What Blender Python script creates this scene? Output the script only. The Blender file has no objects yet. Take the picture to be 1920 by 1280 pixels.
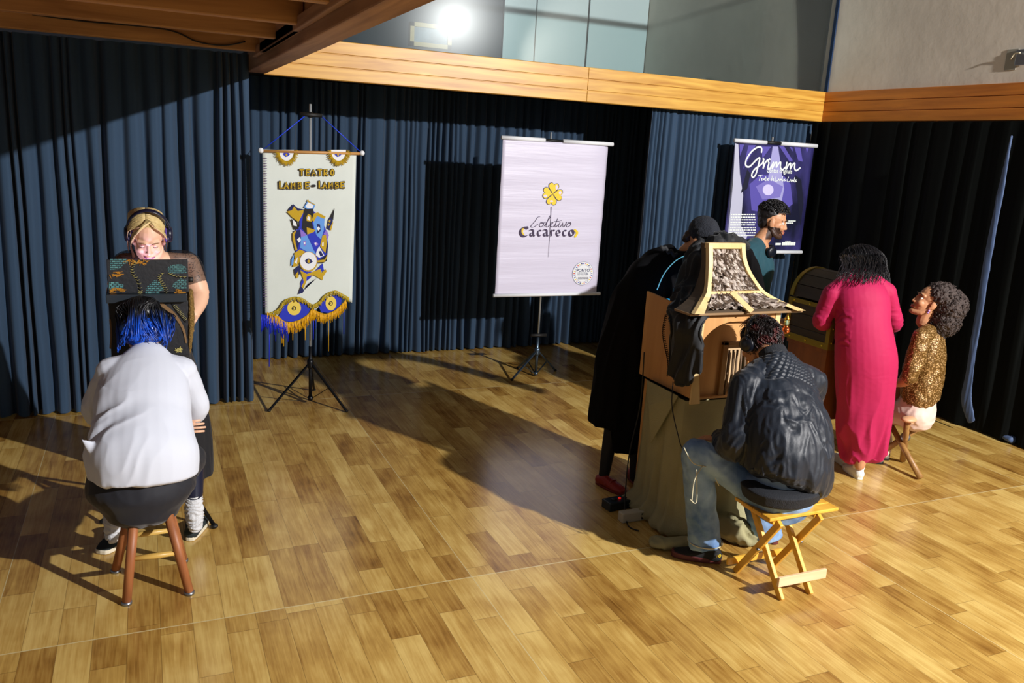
import bpy, bmesh, math, random
from mathutils import Vector, Matrix, noise
random.seed(7)
PI = math.pi
SC = bpy.context.scene
COL = SC.collection

# ---------------------------------------------------------------- camera
FPX = 1547.0
RX = Vector((0.916, -0.041, 0.400)); RY = Vector((-0.398, -0.231, 0.888)); RZ = Vector((0.056, -0.972, -0.228))
# rows: world axes written in (right, down, forward) camera coordinates; re-orthonormalised
RY.normalize(); RX = (RX - RY * RX.dot(RY)).normalized(); RZ = RX.cross(RY)
if RZ.y > 0: RZ = -RZ
CAMZ = 2.1
def ray(px, py):
    v = Vector((px - 960.0, py - 640.0, FPX))
    return Vector((RX.dot(v), RY.dot(v), RZ.dot(v)))
def at(px, py, Y):
    r = ray(px, py); return r * (Y / r.y) + Vector((0, 0, CAMZ))
def ax(px, py, X):
    r = ray(px, py); return r * (X / r.x) + Vector((0, 0, CAMZ))
def fl(px, py, z=0.0):
    r = ray(px, py); return r * ((z - CAMZ) / r.z) + Vector((0, 0, CAMZ))
cd = bpy.data.cameras.new('camera'); cam = bpy.data.objects.new('camera', cd); COL.objects.link(cam)
cd.sensor_width = 36.0; cd.lens = FPX / 1920 * 36.0; cd.clip_start = 0.05
right = Vector((RX.x, RY.x, RZ.x)); down = Vector((RX.y, RY.y, RZ.y)); fwd = Vector((RX.z, RY.z, RZ.z))
M = Matrix.Identity(4)
for i in range(3):
    M[i][0] = right[i]; M[i][1] = -down[i]; M[i][2] = -fwd[i]
M[2][3] = CAMZ
cam.matrix_world = M
SC.camera = cam
# ---------------------------------------------------------------- light
SC.view_settings.view_transform = 'Standard'; SC.view_settings.look = 'None'
SC.view_settings.exposure = 0.0; SC.view_settings.gamma = 1.0; SC.view_settings.use_curve_mapping = False
w = bpy.data.worlds.new('room_ambience'); SC.world = w; w.use_nodes = True
w.node_tree.nodes['Background'].inputs[0].default_value = (0.85, 0.92, 1.0, 1)
w.node_tree.nodes['Background'].inputs[1].default_value = 0.12
LIGHT = Vector((5.6, -2.5, 4.42))
ld = bpy.data.lights.new('stage_lamp', 'SPOT'); lo = bpy.data.objects.new('stage_lamp', ld); COL.objects.link(lo)
ld.energy = 4300; ld.shadow_soft_size = 0.07; ld.spot_size = math.radians(100); ld.spot_blend = 0.4; ld.color = (1.0, 0.97, 0.95)
lo.location = LIGHT; lo.rotation_euler = (Vector((2.2, 5.2, 0.9)) - LIGHT).to_track_quat('-Z', 'Y').to_euler()

# ---------------------------------------------------------------- materials
def lin(c):
    return tuple((x / 12.92 if x <= .04045 else ((x + .055) / 1.055) ** 2.4) for x in [v / 255.0 for v in c])
MATS = {}
def mat(name, rgb, rough=0.6, metal=0.0, bump=0.0, bscale=60.0, var=0.0, vscale=8.0, sheen=0.0, emit=0.0, stretch=None, spec=0.5, attr=False, rgb2=None):
    if name in MATS: return MATS[name]
    m = bpy.data.materials.new(name); m.use_nodes = True; nt = m.node_tree; N = nt.nodes; Lk = nt.links
    b = N['Principled BSDF']; c = lin(rgb)
    b.inputs['Base Color'].default_value = (*c, 1); b.inputs['Roughness'].default_value = rough
    b.inputs['Metallic'].default_value = metal; b.inputs['Specular IOR Level'].default_value = spec
    if sheen: b.inputs['Sheen Weight'].default_value = sheen; b.inputs['Sheen Roughness'].default_value = 0.4
    if emit: b.inputs['Emission Color'].default_value = (*c, 1); b.inputs['Emission Strength'].default_value = emit
    if bump or var:
        tc = N.new('ShaderNodeTexCoord'); mp = N.new('ShaderNodeMapping'); Lk.new(tc.outputs['Object'], mp.inputs[0])
        if stretch: mp.inputs['Scale'].default_value = stretch
    if var:
        n = N.new('ShaderNodeTexNoise'); n.inputs['Scale'].default_value = vscale; n.inputs['Detail'].default_value = 5
        Lk.new(mp.outputs[0], n.inputs['Vector'])
        r = N.new('ShaderNodeValToRGB'); r.color_ramp.elements[0].position = 0.3; r.color_ramp.elements[1].position = 0.7
        c2 = lin(rgb2) if rgb2 else tuple(x * (1 - var) for x in c)
        r.color_ramp.elements[0].color = (*c2, 1); r.color_ramp.elements[1].color = (*(min(1, x * (1 + var * .4)) for x in c), 1)
        Lk.new(n.outputs['Fac'], r.inputs[0]); Lk.new(r.outputs[0], b.inputs['Base Color'])
    if bump:
        n = N.new('ShaderNodeTexNoise'); n.inputs['Scale'].default_value = bscale; n.inputs['Detail'].default_value = 4
        Lk.new(mp.outputs[0], n.inputs['Vector']); bp = N.new('ShaderNodeBump'); bp.inputs['Strength'].default_value = bump
        bp.inputs['Distance'].default_value = 0.01; Lk.new(n.outputs['Fac'], bp.inputs['Height']); Lk.new(bp.outputs[0], b.inputs['Normal'])
    if attr:
        a = N.new('ShaderNodeVertexColor'); a.layer_name = 'Col'; Lk.new(a.outputs[0], b.inputs['Base Color'])
    MATS[name] = m; return m
def nmath(nt, op, a, b=None, c=None):
    n = nt.nodes.new('ShaderNodeMath'); n.operation = op
    for i, v in enumerate((a, b, c)):
        if v is None: continue
        if isinstance(v, (int, float)): n.inputs[i].default_value = v
        else: nt.links.new(v, n.inputs[i])
    return n.outputs[0]

def floor_material():
    m = bpy.data.materials.new('laminate_floor'); m.use_nodes = True; nt = m.node_tree; N = nt.nodes; Lk = nt.links
    b = N['Principled BSDF']; g = N.new('ShaderNodeNewGeometry'); s = N.new('ShaderNodeSeparateXYZ'); Lk.new(g.outputs['Position'], s.inputs[0])
    X, Y = s.outputs[0], s.outputs[1]; W = 2.09 / 16
    xr = nmath(nt, 'DIVIDE', nmath(nt, 'ADD', X, 0.669 + 20.9), W); row = nmath(nt, 'FLOOR', xr); fx = nmath(nt, 'FRACT', xr)
    wn = N.new('ShaderNodeTexWhiteNoise'); wn.noise_dimensions = '1D'; Lk.new(row, wn.inputs['W'])
    yo = nmath(nt, 'ADD', nmath(nt, 'DIVIDE', Y, 0.62), nmath(nt, 'MULTIPLY', wn.outputs['Value'], 7.3))
    # break plank lengths up a little
    pid = nmath(nt, 'FLOOR', yo); fy = nmath(nt, 'FRACT', yo)
    cb = N.new('ShaderNodeCombineXYZ'); Lk.new(row, cb.inputs[0]); Lk.new(pid, cb.inputs[1])
    pan = nmath(nt, 'FLOOR', nmath(nt, 'DIVIDE', nmath(nt, 'SUBTRACT', Y, 3.48 - 30.9), 3.09)); Lk.new(pan, cb.inputs[2])
    w2 = N.new('ShaderNodeTexWhiteNoise'); w2.noise_dimensions = '3D'; Lk.new(cb.outputs[0], w2.inputs['Vector'])
    # grain
    gv = N.new('ShaderNodeCombineXYZ'); Lk.new(nmath(nt, 'MULTIPLY', X, 34.0), gv.inputs[0])
    Lk.new(nmath(nt, 'ADD', nmath(nt, 'MULTIPLY', Y, 2.6), nmath(nt, 'MULTIPLY', w2.outputs['Value'], 60.0)), gv.inputs[1])
    n1 = N.new('ShaderNodeTexNoise'); n1.inputs['Scale'].default_value = 1.0; n1.inputs['Detail'].default_value = 6; n1.inputs['Distortion'].default_value = 1.1
    Lk.new(gv.outputs[0], n1.inputs['Vector'])
    gv2 = N.new('ShaderNodeCombineXYZ'); Lk.new(nmath(nt, 'MULTIPLY', X, 130.0), gv2.inputs[0]); Lk.new(nmath(nt, 'MULTIPLY', Y, 5.0), gv2.inputs[1])
    n2 = N.new('ShaderNodeTexNoise'); n2.inputs['Scale'].default_value = 1.0; n2.inputs['Detail'].default_value = 3; Lk.new(gv2.outputs[0], n2.inputs['Vector'])
    n3 = N.new('ShaderNodeTexNoise'); n3.inputs['Scale'].default_value = 4.0; n3.inputs['Detail'].default_value = 3
    gv3 = N.new('ShaderNodeCombineXYZ'); Lk.new(nmath(nt, 'MULTIPLY', X, 1.6), gv3.inputs[0]); Lk.new(nmath(nt, 'ADD', Y, nmath(nt, 'MULTIPLY', w2.outputs['Value'], 30.0)), gv3.inputs[1])
    Lk.new(gv3.outputs[0], n3.inputs['Vector'])
    t = nmath(nt, 'ADD', nmath(nt, 'MULTIPLY', w2.outputs['Value'], 0.34), nmath(nt, 'MULTIPLY', n1.outputs['Fac'], 0.55))
    t = nmath(nt, 'ADD', t, nmath(nt, 'MULTIPLY', n2.outputs['Fac'], 0.30)); t = nmath(nt, 'ADD', t, nmath(nt, 'MULTIPLY', n3.outputs['Fac'], 0.62))
    t = nmath(nt, 'SUBTRACT', t, 0.36)
    r = N.new('ShaderNodeValToRGB'); e = r.color_ramp.elements
    e[0].position = 0.12; e[0].color = (*lin((104, 66, 22)), 1); e[1].position = 0.85; e[1].color = (*lin((220, 188, 112)), 1)
    k = e.new(0.35); k.color = (*lin((156, 115, 52)), 1); k = e.new(0.58); k.color = (*lin((192, 154, 80)), 1)
    Lk.new(t, r.inputs[0])
    # plank edges (dark hairline) and the light seams between floor panels
    ex = nmath(nt, 'LESS_THAN', nmath(nt, 'MINIMUM', fx, nmath(nt, 'SUBTRACT', 1.0, fx)), 0.011)
    ey = nmath(nt, 'LESS_THAN', nmath(nt, 'MINIMUM', fy, nmath(nt, 'SUBTRACT', 1.0, fy)), 0.003)
    edge = nmath(nt, 'MAXIMUM', ex, ey)
    mx = N.new('ShaderNodeMix'); mx.data_type = 'RGBA'; Lk.new(nmath(nt, 'MULTIPLY', edge, 0.45), mx.inputs[0]); Lk.new(r.outputs[0], mx.inputs[6]); mx.inputs[7].default_value = (*lin((70, 40, 14)), 1)
    sy = nmath(nt, 'FRACT', nmath(nt, 'DIVIDE', nmath(nt, 'SUBTRACT', Y, 3.48 - 30.9), 3.09)); sy = nmath(nt, 'LESS_THAN', nmath(nt, 'MINIMUM', sy, nmath(nt, 'SUBTRACT', 1.0, sy)), 0.0011)
    sx = nmath(nt, 'FRACT', nmath(nt, 'DIVIDE', nmath(nt, 'ADD', X, 0.669 + 20.9), 2.09)); sx = nmath(nt, 'LESS_THAN', nmath(nt, 'MINIMUM', sx, nmath(nt, 'SUBTRACT', 1.0, sx)), 0.0009)
    m2 = N.new('ShaderNodeMix'); m2.data_type = 'RGBA'; Lk.new(nmath(nt, 'MULTIPLY', nmath(nt, 'MAXIMUM', sx, sy), 0.8), m2.inputs[0]); Lk.new(mx.outputs[2], m2.inputs[6]); m2.inputs[7].default_value = (*lin((215, 200, 150)), 1)
    Lk.new(m2.outputs[2], b.inputs['Base Color'])
    b.inputs['Roughness'].default_value = 0.23; b.inputs['Specular IOR Level'].default_value = 0.75
    bp = N.new('ShaderNodeBump'); bp.inputs['Strength'].default_value = 0.12; bp.inputs['Distance'].default_value = 0.002
    Lk.new(nmath(nt, 'SUBTRACT', n2.outputs['Fac'], nmath(nt, 'MULTIPLY', edge, 1.5)), bp.inputs['Height']); Lk.new(bp.outputs[0], b.inputs['Normal'])
    return m
def wood(name, c1, c2, axis='X', scale=1.0, rough=0.45, knots=0.0):
    if name in MATS: return MATS[name]
    m = bpy.data.materials.new(name); m.use_nodes = True; nt = m.node_tree; N = nt.nodes; Lk = nt.links; b = N['Principled BSDF']
    g = N.new('ShaderNodeNewGeometry'); mp = N.new('ShaderNodeMapping'); Lk.new(g.outputs['Position'], mp.inputs[0])
    st = {'X': (1.6, 22, 22), 'Y': (22, 1.6, 22), 'Z': (22, 22, 1.6)}[axis]
    mp.inputs['Scale'].default_value = tuple(v * scale for v in st)
    n = N.new('ShaderNodeTexNoise'); n.inputs['Scale'].default_value = 1.0; n.inputs['Detail'].default_value = 6; n.inputs['Distortion'].default_value = 0.6
    Lk.new(mp.outputs[0], n.inputs['Vector'])
    r = N.new('ShaderNodeValToRGB'); r.color_ramp.elements[0].position = 0.3; r.color_ramp.elements[1].position = 0.7
    r.color_ramp.elements[0].color = (*lin(c1), 1); r.color_ramp.elements[1].color = (*lin(c2), 1)
    Lk.new(n.outputs['Fac'], r.inputs[0]); Lk.new(r.outputs[0], b.inputs['Base Color']); b.inputs['Roughness'].default_value = rough
    MATS[name] = m; return m

# ---------------------------------------------------------------- objects
def tag(o, label=None, cat=None, group=None, kind=None):
    if label: o['label'] = label
    if cat: o['category'] = cat
    if group: o['group'] = group
    if kind: o['kind'] = kind
    return o
def empty(name, loc, label=None, cat=None, group=None):
    o = bpy.data.objects.new(name, None); COL.objects.link(o); o.location = loc; o.empty_display_size = 0.1
    return tag(o, label, cat, group)
WL = {}
def wloc(o):
    p = Vector((0, 0, 0))
    while o is not None:
        p += Vector(o.location); o = o.parent
    return p
def link_mesh(name, me, m=None, parent=None, smooth=False, base=None):
    """mesh given in world coordinates; origin goes to the parent's origin (or base)"""
    o = bpy.data.objects.new(name, me); COL.objects.link(o)
    if parent is not None:
        me.transform(Matrix.Translation(-wloc(parent))); o.parent = parent
    elif base is not None:
        me.transform(Matrix.Translation(-Vector(base))); o.location = base
    if m is not None:
        me.materials.clear(); me.materials.append(m)
    if smooth:
        for p in me.polygons: p.use_smooth = True
    return o
class MB:
    def __init__(s): s.v = []; s.f = []
    def add(s, vs, fs):
        n = len(s.v); s.v += [Vector(v) for v in vs]; s.f += [tuple(i + n for i in f) for f in fs]; return s
    def box(s, lo, hi, rot=0.0, piv=None):
        x0, y0, z0 = lo; x1, y1, z1 = hi
        vs = [Vector(p) for p in ((x0, y0, z0), (x1, y0, z0), (x1, y1, z0), (x0, y1, z0), (x0, y0, z1), (x1, y0, z1), (x1, y1, z1), (x0, y1, z1))]
        if rot:
            c = Vector(piv) if piv else Vector(((x0 + x1) / 2, (y0 + y1) / 2, (z0 + z1) / 2)); R = Matrix.Rotation(rot, 3, 'Z')
            vs = [R @ (v - c) + c for v in vs]
        return s.add(vs, [(0, 3, 2, 1), (4, 5, 6, 7), (0, 1, 5, 4), (1, 2, 6, 5), (2, 3, 7, 6), (3, 0, 4, 7)])
    def bar(s, a, b, w, h, up=(0, 0, 1)):
        a = Vector(a); b = Vector(b); t = (b - a).normalized(); u = Vector(up); sd = t.cross(u)
        if sd.length < 1e-4: sd = t.cross(Vector((0, 1, 0)))
        sd.normalize(); u = sd.cross(t)
        vs = [p + sd * (i * w / 2) + u * (j * h / 2) for p in (a, b) for i, j in ((-1, -1), (1, -1), (1, 1), (-1, 1))]
        return s.add(vs, [(0, 1, 2, 3), (7, 6, 5, 4), (0, 4, 5, 1), (1, 5, 6, 2), (2, 6, 7, 3), (3, 7, 4, 0)])
    def tube(s, pts, r, n=8, cap=True):
        pts = [Vector(p) for p in pts]
        if not isinstance(r, (list, tuple)): r = [r] * len(pts)
        nrm = None; base = len(s.v)
        for i, p in enumerate(pts):
            t = (pts[min(i + 1, len(pts) - 1)] - pts[max(i - 1, 0)]).normalized()
            if nrm is None:
                nrm = t.cross(Vector((0, 0, 1)))
                if nrm.length < .1: nrm = t.cross(Vector((1, 0, 0)))
            nrm = (nrm - t * nrm.dot(t)).normalized(); bn = t.cross(nrm)
            for k in range(n):
                a = 2 * PI * k / n; s.v.append(p + (nrm * math.cos(a) + bn * math.sin(a)) * r[i])
        for i in range(len(pts) - 1):
            for k in range(n):
                a = base + i * n + k; b = base + i * n + (k + 1) % n; s.f.append((a, b, b + n, a + n))
        if cap:
            s.f.append(tuple(base + k for k in reversed(range(n)))); e = base + (len(pts) - 1) * n; s.f.append(tuple(e + k for k in range(n)))
        return s
    def loft(s, secs, side, n=18, sub=5, cap=0.8):
        """secs: (point, rx, ry); rx along side"""
        P = [Vector(q[0]) for q in secs]; A = [q[1] for q in secs]; B = [q[2] for q in secs]; side = Vector(side)
        pts = []; ra = []; rb = []
        def cr(a, b, c, d, t): return 0.5 * ((2 * b) + (c - a) * t + (2 * a - 5 * b + 4 * c - d) * t * t + (3 * b - a - 3 * c + d) * t ** 3)
        for i in range(len(P) - 1):
            i0 = max(i - 1, 0); i3 = min(i + 2, len(P) - 1)
            for k in range(sub):
                t = k / sub; pts.append(cr(P[i0], P[i], P[i + 1], P[i3], t)); ra.append(max(.002, cr(A[i0], A[i], A[i + 1], A[i3], t))); rb.append(max(.002, cr(B[i0], B[i], B[i + 1], B[i3], t)))
        pts.append(P[-1]); ra.append(A[-1]); rb.append(B[-1])
        if cap:
            t0 = (pts[0] - pts[1]).normalized(); t1 = (pts[-1] - pts[-2]).normalized()
            r0 = min(ra[0], rb[0]) * cap; r1 = min(ra[-1], rb[-1]) * cap; a0, b0, a1, b1 = ra[0], rb[0], ra[-1], rb[-1]; p0 = pts[0].copy(); p1 = pts[-1].copy()
            for an in (30, 60, 82):
                c = math.cos(math.radians(an)); q = math.sin(math.radians(an))
                pts.insert(0, p0 + t0 * r0 * q); ra.insert(0, a0 * c); rb.insert(0, b0 * c)
                pts.append(p1 + t1 * r1 * q); ra.append(a1 * c); rb.append(b1 * c)
        base = len(s.v); N = len(pts)
        for i, p in enumerate(pts):
            t = (pts[min(i + 1, N - 1)] - pts[max(i - 1, 0)]).normalized(); sd = side - t * side.dot(t)
            if sd.length < 1e-3: sd = t.cross(Vector((0, 0, 1)))
            sd.normalize(); u = t.cross(sd)
            for k in range(n):
                a = 2 * PI * k / n; s.v.append(p + sd * (math.cos(a) * ra[i]) + u * (math.sin(a) * rb[i]))
        for i in range(N - 1):
            for k in range(n):
                a = base + i * n + k; b = base + i * n + (k + 1) % n; s.f.append((a, b, b + n, a + n))
        s.f.append(tuple(base + k for k in reversed(range(n)))); e = base + (N - 1) * n; s.f.append(tuple(e + k for k in range(n)))
        return s
    def limb(s, secs, n=14, sub=5):
        return s.loft([(p, r, r) for p, r in secs], (0.31, 0.52, 0.8), n, sub, 1.0)
    def ball(s, c, r, R=None, n=20, m=12):
        c = Vector(c); r = r if isinstance(r, (tuple, list)) else (r, r, r); base = len(s.v)
        for j in range(m + 1):
            ph = PI * j / m
            for i in range(n):
                a = 2 * PI * i / n; v = Vector((math.sin(ph) * math.cos(a) * r[0], math.sin(ph) * math.sin(a) * r[1], math.cos(ph) * r[2]))
                if R is not None: v = R @ v
                s.v.append(c + v)
        for j in range(m):
            for i in range(n):
                a = base + j * n + i; b = base + j * n + (i + 1) % n; s.f.append((a, a + n, b + n, b))
        return s
    def lathe(s, c, prof, n=20, axis=None):
        """prof: (radius, z) from low to high, closed at both ends"""
        c = Vector(c); base = len(s.v); R = axis if axis is not None else Matrix.Identity(3)
        for r, z in prof:
            for k in range(n):
                a = 2 * PI * k / n; s.v.append(c + R @ Vector((r * math.cos(a), r * math.sin(a), z)))
        for i in range(len(prof) - 1):
            for k in range(n):
                a = base + i * n + k; b = base + i * n + (k + 1) % n; s.f.append((a, b, b + n, a + n))
        s.f.append(tuple(base + k for k in reversed(range(n)))); e = base + (len(prof) - 1) * n; s.f.append(tuple(e + k for k in range(n)))
        return s
    def prism(s, pts, off):
        pts = [Vector(p) for p in pts]; off = Vector(off); n = len(pts)
        s.add(pts + [p + off for p in pts], [tuple(range(n)), tuple(n + i for i in reversed(range(n)))] + [(i, i + n, (i + 1) % n + n, (i + 1) % n) for i in range(n)])
        return s
    def mesh(s):
        me = bpy.data.meshes.new('m'); me.from_pydata([tuple(v) for v in s.v], [], s.f); me.validate(); me.update()
        bm = bmesh.new(); bm.from_mesh(me); bmesh.ops.recalc_face_normals(bm, faces=bm.faces); bm.to_mesh(me); bm.free(); return me
    def build(s, name, m, parent=None, smooth=False, bevel=0.0, base=None):
        o = link_mesh(name, s.mesh(), m, parent, smooth, base)
        if bevel:
            b = o.modifiers.new('b', 'BEVEL'); b.width = bevel; b.segments = 2; b.limit_method = 'ANGLE'
        o.data.name = name
        return o
def remesh(mb, voxel=0.008, it=4):
    me = mb.mesh(); o = bpy.data.objects.new('tmp', me); COL.objects.link(o)
    r = o.modifiers.new('r', 'REMESH'); r.mode = 'VOXEL'; r.voxel_size = voxel
    if it:
        q = o.modifiers.new('s', 'SMOOTH'); q.factor = 0.5; q.iterations = it
    bpy.context.view_layer.update(); dg = bpy.context.evaluated_depsgraph_get()
    out = bpy.data.meshes.new_from_object(o.evaluated_get(dg)); bpy.data.objects.remove(o); bpy.data.meshes.remove(me)
    return out
def organ(name, mb, m, parent=None, voxel=0.008, it=4, disp=None, col=None, extra=None, base=None):
    """one continuous skin over all the shapes in mb; disp(p, n) moves each vertex along its normal"""
    me = remesh(mb, voxel, it)
    if disp:
        N = [v.normal.copy() for v in me.vertices]
        for v, n in zip(me.vertices, N): v.co = v.co + n * disp(v.co, n)
        me.update()
    if extra is not None:
        bm = bmesh.new(); bm.from_mesh(me); e = extra.mesh(); bm.from_mesh(e); bm.to_mesh(me); bm.free()
    if col:
        a = me.color_attributes.new('Col', 'FLOAT_COLOR', 'POINT')
        for i, v in enumerate(me.vertices): a.data[i].color = (*lin(col(v.co)), 1)
    o = link_mesh(name, me, m, parent, True, base); me.name = name
    return o
def ns(p, s, o=0.0): return noise.noise(Vector((p.x * s + o, p.y * s - o, p.z * s + 2 * o)))
def folds(amp, sc=9.0, zs=0.35, o=0.0):
    """ridged folds, stretched along z by 1/zs"""
    def f(p, n):
        q = Vector((p.x * sc + o, p.y * sc + o * 2, p.z * sc * zs)); w = noise.noise(q * 0.6) * 1.2
        r = 1 - abs(noise.noise(q + Vector((w, w, w)))) * 2
        return amp * (r - 0.55)
    return f
def smoothpath(pts, sub=6):
    P = [Vector(p) for p in pts]; out = []
    for i in range(len(P) - 1):
        a, b, c, d = P[max(i - 1, 0)], P[i], P[i + 1], P[min(i + 2, len(P) - 1)]
        for k in range(sub):
            t = k / sub; out.append(0.5 * ((2 * b) + (c - a) * t + (2 * a - 5 * b + 4 * c - d) * t * t + (3 * b - a - 3 * c + d) * t ** 3))
    out.append(P[-1]); return out
# ================================================================= SETTING
M_floor = floor_material()
M_pine = wood('pine_fascia', (182, 124, 34), (226, 178, 78), 'X', 1.0, 0.4)
M_pine2 = wood('pine_fascia_side', (176, 98, 22), (216, 132, 40), 'Y', 1.0, 0.45)
M_beam = wood('old_beam_wood', (150, 104, 54), (196, 146, 84), 'X', 0.8, 0.6)
M_beamY = wood('girder_wood', (140, 102, 68), (182, 140, 98), 'Y', 0.8, 0.6)
M_ply = wood('plywood', (176, 122, 66), (206, 156, 96), 'Z', 0.35, 0.55)
FY = 6.73; RWX = 6.38
b = MB(); b.box((-3.2, -1.2, -0.1), (7.6, 9.4, 0.0)); tag(b.build('floor', M_floor), kind='structure')
M_black_wall = mat('dark_wall', (14, 16, 24), 0.9)
b = MB(); b.box((-3.2, 8.35, 0), (7.6, 8.45, 2.9)); tag(b.build('wall_back', M_black_wall), kind='structure')
# plaster wall at the right, running on behind the glass upstairs
M_plaster = mat('plaster', (222, 212, 196), 0.75, bump=0.25, bscale=10, var=0.10, vscale=2.2)
b = MB(); b.box((RWX, -1.2, 0), (RWX + 0.12, 10.45, 5.6)); tag(b.build('wall_right', M_plaster), kind='structure')
# fascia along the gallery edge
def fascia(name, m, f):
    o = MB()
    for k in range(3):
        z0 = 2.535 + k * 0.098; o = f(o, z0 + 0.003, z0 + 0.095)
    return o
def fx1(o, z0, z1): o.box((0.86, FY, z0), (3.62, FY + 0.03, z1)); o.box((3.623, FY, z0), (RWX, FY + 0.03, z1)); return o
o = fascia('f', None, fx1); o.box((0.86, FY + 0.01, 2.535), (RWX, FY + 0.06, 2.829))
tag(o.build('trim_1', M_pine, bevel=0.003), kind='structure')
def fx2(o, z0, z1): o.box((RWX - 0.035, -0.6, z0), (RWX - 0.004, FY - 0.001, z1)); return o
o = fascia('f', None, fx2); o.box((RWX - 0.02, -0.6, 2.535), (RWX - 0.002, FY - 0.001, 2.829))
tag(o.build('trim_2', M_pine2, bevel=0.003), kind='structure')
# gallery floor slab behind the fascia (ceiling over the deep curtain)
b = MB(); b.box((0.86, FY + 0.06, 2.60), (RWX, 10.4, 2.80)); tag(b.build('ceiling', M_black_wall), kind='structure')
# upstairs back wall: dark left part and white panels
M_navy = mat('dark_navy_paint', (22, 27, 46), 0.6, bump=0.2, bscale=8, var=0.3, vscale=3)
M_white = mat('white_panel', (214, 226, 228), 0.5)
b = MB(); b.box((-1.0, 10.3, 2.8), (RWX, 10.4, 5.6)); tag(b.build('wall_gallery', M_navy), kind='structure')
xs = [at(x, 60, 10.26).x for x in (943, 1004, 1101, 1231)]
for i in range(3):
    b = MB(); b.box((xs[i] + 0.008, 10.26, 2.81), (min(xs[i + 1] - 0.008, RWX - .01), 10.295, 5.3))
    b.build('wall_panel', M_white, base=((xs[i] + xs[i + 1]) / 2, 10.28, 2.81))
    tag(bpy.context.scene.objects[-1], ['white gallery wall panel beside the dark navy wall', 'white gallery wall panel between two thin dark seams', 'white gallery wall panel next to the grey plaster wall'][i], 'wall panel', 'white panels upstairs')
# glass balustrade
M_glass = bpy.data.materials.new('balustrade_glass'); M_glass.use_nodes = True
nt = M_glass.node_tree; nt.nodes.clear()
out = nt.nodes.new('ShaderNodeOutputMaterial'); tr = nt.nodes.new('ShaderNodeBsdfTransparent'); tr.inputs[0].default_value = (0.86, 0.93, 0.93, 1)
g1 = nt.nodes.new('ShaderNodeBsdfGlossy'); g1.inputs['Roughness'].default_value = 0.02
g2 = nt.nodes.new('ShaderNodeBsdfGlossy'); g2.inputs['Roughness'].default_value = 0.2
mg = nt.nodes.new('ShaderNodeMixShader'); mg.inputs[0].default_value = 0.12; nt.links.new(g1.outputs[0], mg.inputs[1]); nt.links.new(g2.outputs[0], mg.inputs[2])
fr = nt.nodes.new('ShaderNodeFresnel'); fr.inputs[0].default_value = 1.5
mx = nt.nodes.new('ShaderNodeMixShader'); nt.links.new(fr.outputs[0], mx.inputs[0]); nt.links.new(tr.outputs[0], mx.inputs[1]); nt.links.new(mg.outputs[0], mx.inputs[2]); nt.links.new(mx.outputs[0], out.inputs[0])
gx = [0.6, at(1103, 60, 6.76).x, 6.30]
for i in range(2):
    b = MB(); b.box((gx[i] + .002, 6.755, 2.832), (gx[i + 1] - .002, 6.765, 3.95)); o = b.build('window_%d' % (i + 1), M_glass); tag(o, kind='structure')
M_steel = mat('brushed_steel', (150, 155, 165), 0.35, 0.9)
b = MB(); b.tube([(0.6, 6.74, 3.97), (6.36, 6.74, 3.97)], 0.028, 12)
tag(b.build('handrail', M_steel, smooth=True, base=(3.4, 6.74, 3.97)), 'steel handrail capping the glass balustrade of the gallery', 'handrail')
b = MB(); b.box((RWX - 0.014, 6.735, 2.83), (RWX - 0.002, 6.775, 4.0)); tag(b.build('trim_3', mat('glass_edge_channel', (40, 62, 96), 0.3)), kind='structure')
# reflected wooden frame in the glass, built as an object on the wall behind
a = at(770, 40, 10.25); c = at(835, 92, 10.25)
t = empty('reflected_frame', (a.x, 10.25, c.z), 'small pale frame built behind the glass as a reflection beside the bright lamp glare', 'frame')
b = MB(); wd = 0.05
x0, x1, z0, z1 = a.x, c.x + .08, c.z, a.z
b.box((x0, 10.25, z0), (x0 + wd, 10.29, z1)); b.box((x1 - wd, 10.25, z0), (x1, 10.29, z1)); b.box((x0, 10.25, z0), (x1, 10.29, z0 + wd)); b.box((x0, 10.25, z1 - wd), (x1, 10.29, z1))
b.build('frame', mat('reflected_frame_wood', (205, 170, 110), 0.5), t)
b = MB(); b.box((x0 + wd, 10.27, z0 + wd), (x1 - wd, 10.29, z1 - wd)); b.build('reflected_dark', mat('dark_reflection', (30, 38, 60), 0.4, var=0.6, vscale=6, rgb2=(90, 110, 130)), t)
# wall plate with cable on the plaster at the far right
p = ax(1897, 112, RWX)
t = empty('socket_plate', (RWX, p.y, p.z - 0.08), 'square grey cable plate screwed high on the plaster wall', 'wall plate')
b = MB(); b.box((RWX - 0.006, p.y - 0.05, p.z - 0.08), (RWX, p.y + 0.05, p.z + 0.08)); b.build('plate', mat('plate_grey', (150, 145, 130), 0.4), t, bevel=.002)
q = ax(1914, 108, RWX); b = MB(); b.box((RWX - 0.022, q.y - 0.06, q.z - 0.06), (RWX - 0.006, q.y + 0.03, q.z + 0.06)); b.build('connector', M_steel, t, bevel=.004)
b = MB(); b.tube(smoothpath([(RWX - .012, p.y, p.z), (RWX - .03, (p.y + q.y) / 2, p.z + .04), (RWX - .045, q.y - .02, q.z + .03)]), 0.005); b.build('cable', mat('cream_cable', (220, 210, 180), 0.5), t, True)

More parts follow.
